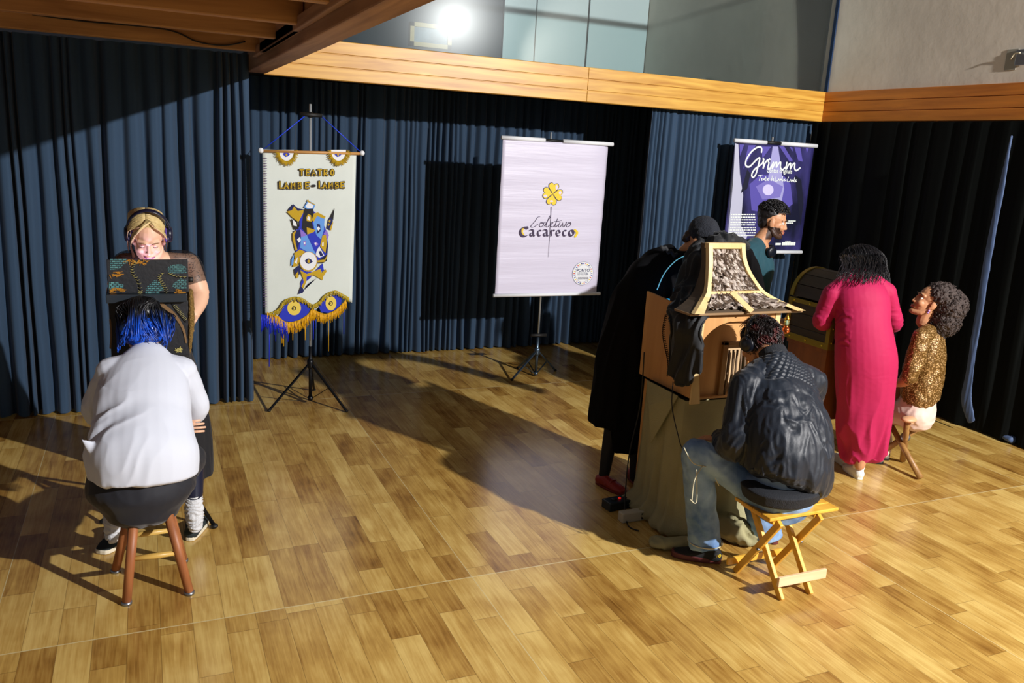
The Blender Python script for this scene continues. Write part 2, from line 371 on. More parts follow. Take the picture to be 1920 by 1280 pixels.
# gallery underside at the left: joists, boards, girder
b = MB(); b.box((-3.2, 0.4, 2.83), (0.86, 6.9, 2.87)); tag(b.build('ceiling.001', wood('ceiling_boards', (130, 84, 44), (170, 116, 64), 'Y', 0.8, 0.6)), kind='structure')
JL = ['ceiling joist nearest the curtain, its black wire sagging along it', 'ceiling joist one before the one nearest the left curtain', 'third ceiling joist from the left curtain', 'fourth ceiling joist from the left curtain']
for i, y in enumerate((5.90, 4.99, 4.27, 3.5)):
    b = MB(); b.box((-3.2, y, 2.62), (0.73, y + 0.07, 2.83)); tag(b.build('ceiling_joist', M_beam, bevel=.006, base=(-1, y, 2.62)), JL[i], 'joist', 'wooden joists under the gallery')
t = empty('wooden_girder', (0.80, 6.6, 2.55), 'thick brown wooden girder ending at the corner of the pine fascia', 'beam')
b = MB(); b.box((0.735, 0.3, 2.54), (0.87, 6.70, 2.80)); b.build('beam', M_beamY, t, bevel=.008)
b = MB(); b.box((0.70, 0.3, 2.60), (0.735, 6.1, 2.66)); b.box((0.70, 4.4, 2.60), (0.75, 5.7, 2.70)); b.build('bearer', M_beamY, t, bevel=.006)
M_wire = mat('black_wire', (12, 12, 12), 0.5)
b = MB(); pts = [fl(60, 27, 2.72), fl(160, 40, 2.70), fl(310, 55, 2.68), fl(370, 78, 2.64), fl(420, 85, 2.63), fl(465, 78, 2.65)]
pts = [Vector((p.x, 5.885, p.z)) for p in [at(60, 27, 5.885), at(160, 40, 5.885), at(310, 55, 5.885), at(370, 78, 5.885), at(420, 85, 5.885), at(460, 78, 5.885)]]
b.tube(smoothpath(pts), 0.005, 6); tag(b.build('ceiling_wire', M_wire, smooth=True, base=pts[2]), 'loose black wire sagging along the joist above the left curtain', 'wire')

# ---------------------------------------------------------------- curtains
def curtain_mat(name, rgb, spec=0.25):
    m = mat(name, rgb, 0.75, bump=0.15, bscale=300, sheen=0.25, spec=spec); return m
M_cur = curtain_mat('blue_black_drape', (54, 74, 97), .1); M_cur2 = curtain_mat('blue_black_drape_deep', (53, 72, 94), .1); M_cur3 = mat('black_velvet', (7, 10, 9), .8, spec=.1)
def curtain(name, a, b_, z0, z1, m, seed, wid=0.075, amp=0.045, label='', spread=0.0, lean=(0, 0), ztop=None):
    """pleated drape from a to b (xy); folds deepen and wander towards the hem"""
    a = Vector((a[0], a[1], 0)); b2 = Vector((b_[0], b_[1], 0)); L = (b2 - a).length; t = (b2 - a) / L; n = Vector((t.y, -t.x, 0))
    rnd = random.Random(seed); ds = 0.006; S = int(L / ds); ph = [0.0]; amps = []; wv = wid; av = 1.0
    for i in range(S):
        if i % 14 == 0: wv = wid * rnd.uniform(0.5, 1.9)
        ph.append(ph[-1] + 2 * PI * ds / wv)
    rows = 22; me = MB(); V = []
    for j in range(rows + 1):
        v = j / rows; z = z1 + (z0 - z1) * v
        for i in range(S + 1):
            s_ = i * ds
            k = 0.5 + 0.75 * abs(noise.noise(Vector((s_ * 5, seed, 0.3)))) * 2
            fq = math.cos(ph[i] + 0.9 * noise.noise(Vector((s_ * 3.0, v * 1.7, seed)))); dd = ((1 - fq) / 2) ** 2.2
            bott = max(0.0, v - 0.9) / 0.1
            d = amp * k * dd * (0.55 + 0.6 * v) + 0.03 * v * noise.noise(Vector((s_ * 2.2, v * 2, seed + 9))) + bott * 0.03 * noise.noise(Vector((s_ * 9, 0, seed)))
            sx = s_ + spread * v * (s_ / L - 0.5) + 0.012 * noise.noise(Vector((s_ * 6, v * 3, seed + 5)))
            p = a + t * sx + n * (-d); V.append(Vector((p.x + lean[0] * v, p.y + lean[1] * v, z + (0.012 * noise.noise(Vector((s_ * 7, 1, seed))) if j == rows else 0) + (0.006 if j == rows else 0))))
    W = S + 1; F = [(j * W + i, j * W + i + 1, (j + 1) * W + i + 1, (j + 1) * W + i) for j in range(rows) for i in range(S)]
    me.v = V; me.f = F; mm = bpy.data.meshes.new(name); mm.from_pydata([tuple(v) for v in V], [], F); mm.update()
    o = link_mesh(name, mm, m, None, True, base=((a.x + b2.x) / 2, (a.y + b2.y) / 2, z0)); tag(o, label, 'curtain', 'black drapes around the room')
    return o
# n points to the room when a is left of b (normal = (t.y,-t.x) = -Y); folds recede to +Y
curtain('drape', (-2.6, 6.60), (0.74, 6.60), 0.006, 2.66, M_cur, 3, 0.085, 0.10, 'long blue-black drape under the joists at the left')
curtain('drape', (0.60, 7.90), (3.75, 7.90), 0.006, 2.595, M_cur2, 11, 0.08, 0.09, 'blue-black drape deep behind the cream fringed banner')
curtain('drape', (3.74, 7.94), (6.36, 7.94), 0.006, 2.595, M_cur2, 21, 0.08, 0.09, 'dark drape in shadow behind the white four-leaf clover banner')
curtain('drape', (4.40, 6.86), (6.36, 6.86), 0.006, 2.595, M_cur, 31, 0.075, 0.09, 'blue-black drape behind the purple forest poster')
curtain('drape', (6.30, 6.80), (6.30, 1.2), 0.006, 2.53, M_cur3, 41, 0.20, 0.035, 'black velvet drape along the right plaster wall')
# turned-back hem of the velvet drape showing its blue lining, lying on the floor
M_lin = mat('blue_lining', (64, 84, 120), 0.6, sheen=0.2)
b = MB(); pp = [(1897, 255), (1880, 340), (1862, 430), (1843, 540), (1827, 640), (1818, 700), (1812, 750), (1822, 790)]
P = [ax(x, y, 6.19) for x, y in pp]; P[-1].z = max(P[-1].z, 0.05)
hw = [0.008, 0.026, 0.032, 0.034, 0.034, 0.038, 0.05, 0.04]
b.loft([(p, h, 0.010) for p, h in zip(P, hw)], (0, 1, 0), 10, 5, 0.6)
P2 = [fl(1822, 790, .03), fl(1840, 800, .03), fl(1862, 806, .03), fl(1888, 818, .03), fl(1905, 826, .03)]
b.loft([(p + Vector((-.02, 0, .01)), .06, .03) for p in P2], (0, 1, 0), 12, 5, 0.6)
tag(organ('drape_lining', b, M_lin, None, 0.006, 1, folds(0.006, 14, .15), base=(P2[0].x, P2[0].y, 0)), 'blue lining of the velvet drape twisting down to a heap on the floor', 'curtain edge')
# ================================================================= BANNERS
def sheet(x0, x1, z0, z1, Y, nx=24, nz=34, f=None, th=0.003):
    """hanging cloth in the plane Y with real thickness; f(u, v) bends it"""
    b = MB(); F = []; V = []
    for side in (0, 1):
        for j in range(nz + 1):
            for i in range(nx + 1):
                u = i / nx; v = j / nz; d = f(u, v) if f else 0
                V.append(Vector((x0 + (x1 - x0) * u, Y + d + side * th, z1 + (z0 - z1) * v)))
    W = nx + 1; H = (nx + 1) * (nz + 1)
    for j in range(nz):
        for i in range(nx):
            a = j * W + i; F.append((a, a + W, a + W + 1, a + 1)); F.append((H + a, H + a + 1, H + a + W + 1, H + a + W))
    for i in range(nx): F.append((i, i + 1, H + i + 1, H + i)); k = nz * W + i; F.append((k + 1, k, H + k, H + k + 1))
    for j in range(nz): k = j * W; F.append((k + W, k, H + k, H + k + W)); k = j * W + nx; F.append((k, k + W, H + k + W, H + k))
    b.v = V; b.f = F; return b
CNT = [0]
def dy():
    CNT[0] = (CNT[0] + 1) % 23; return Vector((0, -4e-5 * CNT[0], 0))
def stroke(b, pts, w, Yp, nib=None, off=0.0012, smooth=5, closed=False):
    """flat brush stroke lying on the plane Y=Yp (towards the room); pts are world points"""
    P = smoothpath(pts, smooth) if smooth else [Vector(p) for p in pts]
    if not isinstance(w, (list, tuple)): w = [w, w]
    n = len(P); y = Yp - off
    if nib is not None:
        d = Vector((math.cos(nib), 0, math.sin(nib))) * w[0] / 2; e = Vector((-math.sin(nib), 0, math.cos(nib))) * w[0] * .09
        for i in range(n - 1):
            a = Vector((P[i].x, y, P[i].z)); c = Vector((P[i + 1].x, y, P[i + 1].z))
            o_ = dy(); b.add([a - d - e + o_, a + d - e + o_, a + d + e + o_, a - d + e + o_], [(0, 1, 2, 3)])
            o_ = dy(); b.add([a - d + o_, a + d + o_, c + d + o_, c - d + o_], [(0, 1, 2, 3)])
        return b
    L = []; R = []
    for i, p in enumerate(P):
        t = P[min(i + 1, n - 1)] - P[max(i - 1, 0)]; t.y = 0
        if t.length < 1e-6: t = Vector((1, 0, 0))
        t.normalize(); s = Vector((-t.z, 0, t.x)); ww = (w[0] + (w[-1] - w[0]) * i / (n - 1)) / 2 if len(w) == 2 else w[min(len(w) - 1, int(i / (n - 1) * (len(w) - 1) + .5))] / 2
        q = Vector((p.x, y - i * 5e-5, p.z)); L.append(q + s * ww); R.append(q - s * ww)
    o_ = dy(); L = [q + o_ for q in L]; R = [q + o_ for q in R]; b.add(L + R, [(i, i + 1, n + i + 1, n + i) for i in range(n - 1)])
    for k in (0, n - 1):
        c = (L[k] + R[k]) / 2 + dy(); r = (L[k] - R[k]).length / 2
        b.add([c + Vector((math.cos(a) * r, 0, math.sin(a) * r)) for a in [PI * q / 5 for q in range(10)]], [tuple(range(10))])
    return b
def flat(b, pts, Yp, off=0.0012):
    b.add([Vector((p.x, Yp - off, p.z)) for p in pts], [tuple(range(len(pts)))]); return b
def blobpoly(cx, cz, rx, rz, n=28, a0=0.0, k=None):
    return [Vector((cx + math.cos(2 * PI * i / n + a0) * rx, 0, cz + math.sin(2 * PI * i / n + a0) * rz)) for i in range(n)]
def textmesh(s, size, bold=0.0, shear=0.0, spacing=1.0):
    cu = bpy.data.curves.new('t', 'FONT'); cu.body = s; cu.size = size; cu.offset = bold; cu.shear = shear; cu.space_character = spacing
    cu.align_x = 'CENTER'; cu.resolution_u = 3; o = bpy.data.objects.new('t', cu); COL.objects.link(o)
    bpy.context.view_layer.update(); me = bpy.data.meshes.new_from_object(o.evaluated_get(bpy.context.evaluated_depsgraph_get()))
    bpy.data.objects.remove(o); bpy.data.curves.remove(cu); return me
def text_on(name, s, cx, cz, Y, size, m, parent, bold=0.0, shear=0.0, off=0.0012, roll=0.0, spacing=1.0, width=None):
    me = textmesh(s, size, bold, shear, spacing)
    k = 1.0
    if width:
        xs_ = [v.co.x for v in me.vertices]; k = width / max(1e-6, max(xs_) - min(xs_))
    me.transform(Matrix.Translation((cx, Y - off, cz)) @ Matrix.Rotation(roll, 4, 'Y') @ Matrix.Rotation(PI / 2, 4, 'X') @ Matrix.Diagonal((k, 1, 1, 1)))
    return link_mesh(name, me, m, parent)
M_dk = mat('black_stand_metal', (22, 24, 28), 0.35, 0.6); M_chrome = mat('pale_steel_tube', (190, 196, 200), 0.35, 0.6); M_rub = mat('black_rubber', (10, 10, 10), 0.6)
def tripod_stand(loc, h, spread, hubz, angs, label, m=None, shelf=None, tz=0.012, colz=0.06):
    m = m or M_dk; t = empty('banner_stand', loc, label, 'stand'); L = Vector(loc)
    MB().tube([L + Vector((0, 0, colz)), L + Vector((0, 0, hubz + .15))], 0.014, 10).build('lower_pole', m, t, True)
    MB().tube([L + Vector((0, 0, hubz + .1)), L + Vector((0, 0, h))], 0.009, 10).build('pole', M_chrome, t, True)
    MB().lathe(L + Vector((0, 0, hubz - .03)), [(.02, 0), (.026, .01), (.026, .06), (.018, .075)], 14).build('collar', m, t, True)
    MB().lathe(L + Vector((0, 0, colz - .015)), [(.02, 0), (.02, .03)], 12).build('lower_collar', m, t, True)
    for a in angs:
        d = Vector((math.cos(a), math.sin(a), 0)); f = L + d * spread + Vector((0, 0, 0.012))
        lg = MB().bar(L + d * .02 + Vector((0, 0, hubz)), f, 0.018, 0.012).build('leg', m, t)
        MB().ball(f, (.016, .016, .012), n=10, m=6).build('rubber_foot', M_rub, lg, True)
        MB().bar(L + d * .015 + Vector((0, 0, colz)), L + d * spread * .5 + Vector((0, 0, hubz * .5)), 0.012, 0.005).build('strut', m, t)
    if shelf: MB().tube([L + Vector((-.09, -.03, shelf)), L + Vector((.07, -.03, shelf - .005))], .016, 10).build('handle_bar', M_rub, t, True)
    return t
# --- banner 1: cream embroidered banner
B1 = 6.42
s1 = at(580, 752, B1); s1.z = 0; s1 = Vector((fl(580, 752).x, B1 + .03, 0))
s1.x = at(582, 400, B1 + .03).x
tp = at(582, 195, B1 + .03).z
tripod_stand(s1, tp, 0.36, 0.33, (math.radians(200), math.radians(-50), math.radians(75)), 'dark tripod stand carrying the cream fringed banner', colz=.05)
cl = at(583, 215, B1)
t = empty('banner_clamp', (cl.x, B1 + .03, cl.z), 'black cross clamp at the top of the stand of the cream fringed banner', 'clamp')
MB().tube([at(562, 214, B1 + .0), at(604, 217, B1 + .0)], .014, 12).build('grip', M_rub, t, True); MB().lathe((cl.x, B1 + .03, cl.z - .02), [(.02, 0), (.02, .04)], 12).build('collar', M_dk, t, True)
M_cream = mat('cream_canvas', (214, 222, 216), 0.85, bump=0.25, bscale=500, var=0.06, vscale=3)
M_gold = mat('gold_embroidery', (196, 160, 12), 0.6, bump=0.5, bscale=300); M_blue = mat('royal_blue_felt', (16, 40, 178), 0.7); M_navyf = mat('navy_felt', (16, 26, 84), 0.8)
M_lb = mat('light_blue_felt', (96, 150, 222), 0.8); M_blk = mat('black_felt', (24, 24, 28), 0.8); M_wf = mat('white_felt', (225, 228, 232), 0.8); M_lil = mat('lilac_felt', (138, 110, 200), 0.8)
M_fringe = mat('gold_fringe_thread', (224, 168, 8), 0.55); M_bfr = mat('blue_thread', (18, 44, 200), 0.5)
root = empty('fringed_banner', (at(582, 285, B1).x, B1, at(582, 285, B1).z), 'cream canvas banner with gold and blue fringed eyes at its foot', 'banner')
x0 = at(492, 285, B1).x; x1 = at(668, 288, B1).x; zt = at(582, 284, B1).z; zb = at(500, 585, B1).z; zbr = at(655, 560, B1).z
def bend1(u, v): return 0.010 * math.sin(u * 5 + v * 2.5) * (0.3 + v) * 0.5
sh = sheet(x0, x1, zb, zt, B1, 24, 36, bend1)
zl, zr = at(495, 590, B1).z, at(655, 552, B1).z
def hem(u):   # lower edge: two eye-shaped scallops
    pts = [(0.0, 588), (.1, 588), (.2, 572), (.33, 555), (.45, 560), (.54, 572), (.65, 558), (.78, 545), (.9, 546), (1.0, 556)]
    for (a, ya), (c, yc) in zip(pts, pts[1:]):
        if u <= c: return ya + (yc - ya) * (u - a) / (c - a) + 12
    return 568
for i, v in enumerate(sh.v):
    u = (v.x - x0) / (x1 - x0); k = (zt - v.z) / (zt - zb); zz = at(492 + 165 * u, hem(u), B1).z
    v.z = zt + (zz - zt) * k; v.x += -0.03 * (u - .3) * k * .8
sh.build('cloth', M_cream, root, True)
Yb = B1 - 0.012
MB().tube([at(494, 283, B1 - .01), at(674, 288, B1 - .01)], .011, 12).build('dowel', mat('dowel_wood', (190, 140, 80), .5), root, True)
for px, py in ((489, 282), (679, 287)): MB().ball(at(px, py, B1 - .01), .020, n=14, m=9).build('finial', M_wf, root, True)
b = MB(); b.tube([at(571, 218, B1), at(495, 279, B1)], .0035, 6); b.tube([at(604, 219, B1), at(674, 283, B1)], .0035, 6); b.build('hanging_cord', mat('blue_cord', (20, 60, 220), .5), root, True)
C3 = lambda x, y: at(420 + x / 4.267, 180 + y / 4.267, B1)
C4 = lambda x, y: at(440 + x / 2.977, 360 + y / 2.977, B1)
# side stitching
b = MB()
for k in range(60):
    p = at(495, 296 + k * 4.7, B1); b.add([p + Vector((-.006, -.014, -.004)), p + Vector((.02, -.014, -.004)), p + Vector((.02, -.014, 0)), p + Vector((-.006, -.014, 0))], [(0, 1, 2, 3)])
b.build('left_stitching', mat('violet_thread', (96, 70, 120), .7), root)
# top eyes with fringes
for cx, ex in ((499, 497), (914, 909)):
    b = MB(); flat(b, [C3(cx + 62 * math.cos(a), 430 + 88 * math.sin(a)) for a in [PI * q / 14 for q in range(15)]], Yb, .002); b.build('eye_white', M_wf, root)
    b = MB()
    for q in range(60):
        a = PI * q / 59; l = 1.0 + random.uniform(.28, .48); c0 = C3(cx + 60 * math.cos(a), 432 + 86 * math.sin(a)); c1 = C3(cx + 60 * l * math.cos(a) * 1.12, 436 + 86 * l * math.sin(a) + random.uniform(-4, 6))
        b.tube([Vector((c0.x, Yb - .004, c0.z)), Vector((c1.x, Yb - random.uniform(.004, .012), c1.z))], .0022, 4)
    b.build('fringe', M_gold, root, True)
    b = MB(); flat(b, [C3(ex + x, 466 + y) for x, y in ((-30, -2), (-12, -20), (8, -18), (28, 0), (12, 16), (-8, 20))], Yb, .004); b.build('iris', M_blue, root)
    b = MB(); flat(b, [C3(ex + 8 * math.cos(a), 468 + 10 * math.sin(a)) for a in [2 * PI * q / 10 for q in range(10)]], Yb, .006); b.build('pupil', M_gold, root)
# lettering
GL = {'T': [[(0, 0), (1, 0)], [(.5, 0), (.5, 1)]], 'E': [[(.95, 0), (.1, .02), (.1, 1), (.95, .95)], [(.1, .5), (.75, .5)]], 'A': [[(0, 1), (.45, 0), (1, 1)], [(.25, .62), (.75, .62)]],
      'R': [[(.08, 1), (.08, 0), (.85, .08), (.85, .48), (.1, .55), (1, 1)]], 'O': [[(.5, 0), (.95, .3), (.9, .8), (.5, 1), (.08, .8), (.05, .3), (.5, 0)]],
      'L': [[(.1, -.1), (.12, 1), (.95, .95)]], 'M': [[(.02, 1), (.1, 0), (.5, .6), (.9, 0), (1, 1)]], 'B': [[(.08, 1), (.08, 0), (.75, .08), (.72, .42), (.1, .5)], [(.1, .5), (.9, .58), (.85, .95), (.08, 1)]], '-': [[(.2, .45), (.8, .45)]]}
def word(b, s, xs_, y0, h, wd_, w, off):
    for ch, x in zip(s, xs_):
        for st in GL[ch]:
            stroke(b, [C3(x + p[0] * wd_, y0 + p[1] * h) for p in st], w, Yb, off=off, smooth=0)
for nm, w_, off, m in (('letter_outline', .019, .002, M_blk), ('letter', .0105, .0032, M_gold)):
    for s_, xs_, y0_, h_, wd_ in (('TEATRO', (606, 654, 702, 750, 797, 850), 588, 44, 27), ('LAMBE', (441, 482, 534, 590, 648), 690, 46, 30), ('LAMBE', (756, 790, 836, 888, 930), 688, 46, 28), ('-', (703,), 696, 46, 24)):
        if s_ == '-' and nm == 'letter': continue
        for c_, x_ in zip(s_, xs_): b = MB(); word(b, c_, (x_,), y0_, h_, wd_, w_, off); b.build(nm, m, root)
# emblem: patchwork of crooked houses (traced shapes)
EM = [
 (M_blue, [(360, 130), (375, 110), (395, 95), (420, 90), (470, 130), (505, 200), (520, 290), (515, 360), (490, 395), (420, 400), (350, 380), (335, 300), (330, 220), (360, 190)]),
 (M_navyf, [(296, 100), (325, 66), (352, 90), (385, 96), (372, 130), (330, 140)]), (M_gold, [(290, 108), (318, 100), (330, 78), (350, 104), (388, 98), (375, 128), (355, 165), (320, 140)]),
 (M_blk, [(312, 148), (350, 165), (356, 206), (330, 208)]), (M_wf, [(322, 152), (342, 168), (346, 190), (326, 186)]),
 (M_lb, [(384, 84), (408, 44), (448, 68), (440, 94), (410, 98)]), (M_wf, [(392, 82), (408, 56), (438, 72), (432, 90), (410, 90)]), (M_gold, [(400, 50), (408, 38), (414, 50), (448, 68), (446, 72), (410, 56)]),
 (M_blk, [(384, 94), (436, 92), (444, 140), (430, 170), (440, 210), (400, 235), (372, 200)]), (M_gold, [(398, 140), (408, 120), (424, 128), (428, 165), (400, 160)]), (M_wf, [(402, 150), (408, 132), (420, 140), (418, 160)]),
 (M_lb, [(432, 140), (455, 118), (502, 132), (496, 210), (480, 262), (455, 240), (442, 200)]), (M_gold, [(428, 155), (440, 118), (462, 112), (506, 136), (498, 148), (458, 132), (440, 165)]),
 (M_navyf, [(456, 175), (475, 180), (478, 215), (455, 235), (462, 205)]), (M_wf, [(456, 200), (466, 190), (476, 202), (466, 216)]),
 (M_gold, [(400, 195), (448, 210), (432, 232), (404, 238)]), (M_navyf, [(512, 200), (522, 150), (540, 130), (546, 160), (530, 212)]), (M_blk, [(538, 125), (556, 88), (548, 155), (530, 140)]),
 (M_gold, [(528, 205), (544, 165), (548, 168), (536, 215)]), (M_gold, [(522, 160), (530, 150), (534, 160), (526, 170)]), (M_gold, [(516, 180), (524, 172), (528, 182), (520, 190)]),
 (M_navyf, [(328, 215), (362, 210), (368, 250), (350, 318), (332, 300)]), (M_gold, [(322, 228), (345, 208), (332, 240), (340, 290), (348, 320), (338, 325), (322, 262)]), (M_wf, [(346, 262), (362, 250), (370, 268), (356, 280)]),
 (M_lil, [(364, 205), (385, 222), (402, 240), (368, 250)]), (M_lb, [(368, 250), (402, 240), (430, 300), (452, 345), (400, 330), (364, 310)]), (M_lil, [(380, 274), (394, 270), (396, 296), (384, 298)]), (M_wf, [(384, 280), (392, 276), (392, 290), (385, 290)]),
 (M_blue, [(404, 236), (438, 222), (470, 262), (464, 330), (440, 325)]), (M_lil, [(440, 282), (455, 276), (466, 290), (450, 302)]), (M_wf, [(444, 284), (452, 280), (456, 290), (446, 294)]),
 (M_lil, [(494, 232), (510, 208), (524, 240), (516, 262)]), (M_gold, [(488, 240), (508, 238), (514, 300), (504, 340), (474, 300)]), (M_wf, [(486, 282), (494, 276), (494, 300), (486, 300)]),
 (M_wf, [(456, 325), (470, 300), (498, 352), (470, 365), (450, 350)]), (M_navyf, [(466, 330), (480, 326), (492, 352), (476, 358)]), (M_navyf, [(514, 275), (520, 300), (515, 340), (504, 340)]),
 (M_gold, [(330, 340), (362, 318), (392, 330), (360, 360), (336, 372)]), (M_lb, [(316, 372), (330, 345), (326, 400), (314, 410)]), (M_gold, [(330, 375), (352, 352), (366, 372), (350, 410), (322, 416)]), (M_wf, [(332, 390), (350, 360), (345, 400)]),
 (M_blk, [(458, 385), (514, 345), (512, 382), (490, 395), (462, 394)]), (M_gold, [(456, 380), (500, 375), (516, 345), (514, 360), (500, 388), (460, 390)]),
 (M_navyf, [(330, 430), (360, 405), (370, 440), (352, 470), (334, 460)]), (M_gold, [(336, 460), (352, 440), (356, 470), (344, 480)]),
 (M_blue, [(366, 430), (440, 445), (490, 395), (496, 440), (480, 440), (400, 470), (380, 460)]), (M_gold, [(362, 432), (400, 455), (440, 440), (478, 425), (482, 450), (505, 428), (512, 440), (492, 470), (490, 490), (440, 462), (400, 490), (385, 530), (368, 545), (366, 520), (380, 480)]),
 (M_navyf, [(352, 568), (368, 520), (386, 545), (410, 510), (456, 478), (400, 520), (378, 560)]), (M_blue, [(366, 505), (378, 480), (384, 500), (368, 530)]), (M_blue, [(400, 470), (430, 462), (420, 478), (398, 495)]),
]
for k, (m, pts) in enumerate(EM):
    b = MB(); flat(b, [C4(*p) for p in pts], Yb, .002 + k * .00006); b.build('emblem_patch', m, root)
b = MB(); flat(b, [C4(410 + 50 * math.cos(a), 386 + 56 * math.sin(a)) for a in [2 * PI * q / 28 for q in range(28)]], Yb, .0062); b.build('eye_medallion_border', M_gold, root)
b = MB(); flat(b, [C4(409 + 46 * math.cos(a), 383 + 50 * math.sin(a)) for a in [2 * PI * q / 28 for q in range(28)]], Yb, .0066); b.build('eye_medallion', M_wf, root)
b = MB(); flat(b, [C4(*p) for p in ((388, 382), (400, 370), (412, 368), (424, 374), (434, 386), (420, 396), (408, 399), (398, 394))], Yb, .0070); b.build('medallion_iris', M_navyf, root)
b = MB(); flat(b, [C4(411 + 8 * math.cos(a), 384 + 9 * math.sin(a)) for a in [2 * PI * q / 12 for q in range(12)]], Yb, .0074); b.build('medallion_pupil', M_gold, root)
# the two big eyes at the foot
for eye, cx, cy in (([(245, 690), (268, 640), (300, 610), (340, 600), (385, 612), (425, 640), (405, 680), (360, 710), (310, 722), (260, 712)], 330, 645), ([(468, 640), (490, 602), (530, 580), (570, 572), (598, 590), (590, 625), (560, 655), (520, 672), (482, 668)], 535, 618)):
    b = MB(); flat(b, [C4(*p) for p in eye], Yb, .004); b.build('big_eye', M_navyf if False else M_blue, root)
    b = MB(); flat(b, [C4(cx + (38 if cx < 400 else 30) * math.cos(a), cy + 40 * math.sin(a)) for a in [2 * PI * q / 24 for q in range(24)]], Yb, .005); b.build('big_iris', mat('pale_gold_felt', (222, 196, 80), .7), root)
    b = MB(); stroke(b, [C4(cx - 12, cy + 4), C4(cx - 4, cy - 10), C4(cx + 8, cy - 4), C4(cx + 4, cy + 10), C4(cx - 8, cy + 8), C4(cx - 2, cy - 2)], .006, Yb, off=.006); b.build('big_pupil', M_blk, root)
def fringe(b, path, L, n, m_jit=.3, r=.003, yo=.006):
    P = smoothpath([C4(*p) for p in path], 8)
    for k in range(n):
        f = k / n * (len(P) - 1); i = int(f); p = P[i].lerp(P[min(i + 1, len(P) - 1)], f - i); l = L * random.uniform(1 - m_jit, 1 + m_jit)
        p = Vector((p.x, Yb - yo - random.uniform(0, .006), p.z)); b.tube([p, p + Vector((random.uniform(-.006, .006), random.uniform(-.004, .0), -l * .5)), p + Vector((random.uniform(-.01, .01), 0, -l))], r, 4)
    return b
b = MB(); fringe(b, [(180, 668), (240, 690), (270, 715), (310, 722), (360, 708), (405, 680), (428, 648)], .075, 130); fringe(b, [(432, 648), (470, 668), (510, 675), (560, 655), (595, 622), (620, 592)], .065, 110); b.build('lower_fringe', M_fringe, root, True)
b = MB(); fringe(b, [(190, 672), (240, 648), (275, 600), (330, 580), (380, 590), (430, 622), (470, 605), (500, 570), (555, 545), (600, 565), (635, 585)], .035, 170, r=.0028, yo=.010); b.build('upper_fringe', mat('olive_gold_thread', (190, 164, 30), .6), root, True)
b = MB(); fringe(b, [(148, 680), (200, 690), (250, 710), (290, 725)], .10, 90, .45); 
for x, y0, y1 in ((192, 730, 970), (228, 740, 830), (296, 740, 832), (438, 680, 820), (450, 690, 760), (607, 620, 790), (560, 670, 700)): MB().tube([C4(x, y0) + Vector((0, -.015, 0)), C4(x - 1, y1) + Vector((0, -.015, 0))], .004 if y1 > 780 else .003, 5).build('blue_tassel', M_bfr, root, True)
b.build('blue_fringe', M_bfr, root, True)
b = MB()
for x, y0, y1 in ((262, 740, 840), (271, 740, 858), (322, 730, 822), (391, 710, 822), (522, 700, 885)): MB().tube([C4(x, y0) + Vector((0, -.018, 0)), C4(x, y1) + Vector((0, -.018, 0))], .0035 if x < 500 else .002, 5).build('gold_tassel', M_fringe, root, True)

# --- banner 2: white roll banner with clover
B2 = 6.78
s2 = Vector((at(1010, 600, B2).x, B2 + .03, 0)); sl = (at(1040, 252, B2).x + s2.x) / 2; s2.x = sl
tripod_stand(s2, at(1040, 248, B2).z, 0.30, 0.24, (math.radians(198), math.radians(25), math.radians(100)), 'grey tripod stand under the white four-leaf clover banner', mat('blue_grey_metal', (80, 96, 112), .3, .8), shelf=at(1005, 628, B2).z, colz=.03)
root = empty('clover_banner', (sl, B2, at(1040, 258, B2).z), 'white hanging banner with a yellow four-leaf clover emblem', 'banner')
M_vinyl = mat('white_vinyl', (208, 204, 224), 0.42, bump=0.35, bscale=9, stretch=(0.25, 1, 3.2))
x0, x1 = 2.857, 3.925; zt = at(1040, 266, B2).z; zb = at(1025, 552, B2).z
sheet(x0, x1, zb, zt, B2, 30, 60, lambda u, v: 0.002 * math.sin(v * 46 + u * 2.0) * (0.5 + abs(u - .5)) + (0.035 * max(0, (u - .86) / .14) ** 2)).build('cloth', M_vinyl, root, True)
b = MB(); b.tube([(x0 - .015, B2 + .002, zt + .01), (at(1022, 262, B2).x, B2 + .002, zt + .01)], .018, 14); b.tube([(at(1056, 262, B2).x, B2 + .002, zt + .01), (x1 + .03, B2 + .002, zt + .01)], .018, 14); b.build('top_tube', M_wf, root, True)
MB().tube([(at(1020, 262, B2).x, B2 + .002, zt + .01), (at(1058, 262, B2).x, B2 + .002, zt + .01)], .012, 12).build('clamp', M_rub, root, True)
MB().tube([(x0 - .015, B2 + .002, zb), (x1 + .02, B2 + .002, zb)], .016, 14).build('bottom_tube', M_wf, root, True)
Y2 = B2 - .004
C5 = lambda x, y: at(900 + x / 2.5607, 240 + y / 2.56, B2)
M_y = mat('clover_yellow', (232, 200, 30), .5); M_ink = mat('plum_ink', (52, 34, 72), .6); M_pale = mat('clover_pale', (214, 206, 236), .5)
cc = C5(348, 316)
def heart(cx, cz, ang, r, n=26):
    out = []
    for i in range(n):
        a = 2 * PI * i / n; x = 16 * math.sin(a) ** 3 / 16; z = (13 * math.cos(a) - 5 * math.cos(2 * a) - 2 * math.cos(3 * a) - math.cos(4 * a)) / 16 + 1.05
        x *= r * .84; z *= r * .92; out.append(Vector((cx + x * math.cos(ang) - z * math.sin(ang), 0, cz + x * math.sin(ang) + z * math.cos(ang))))
    return out
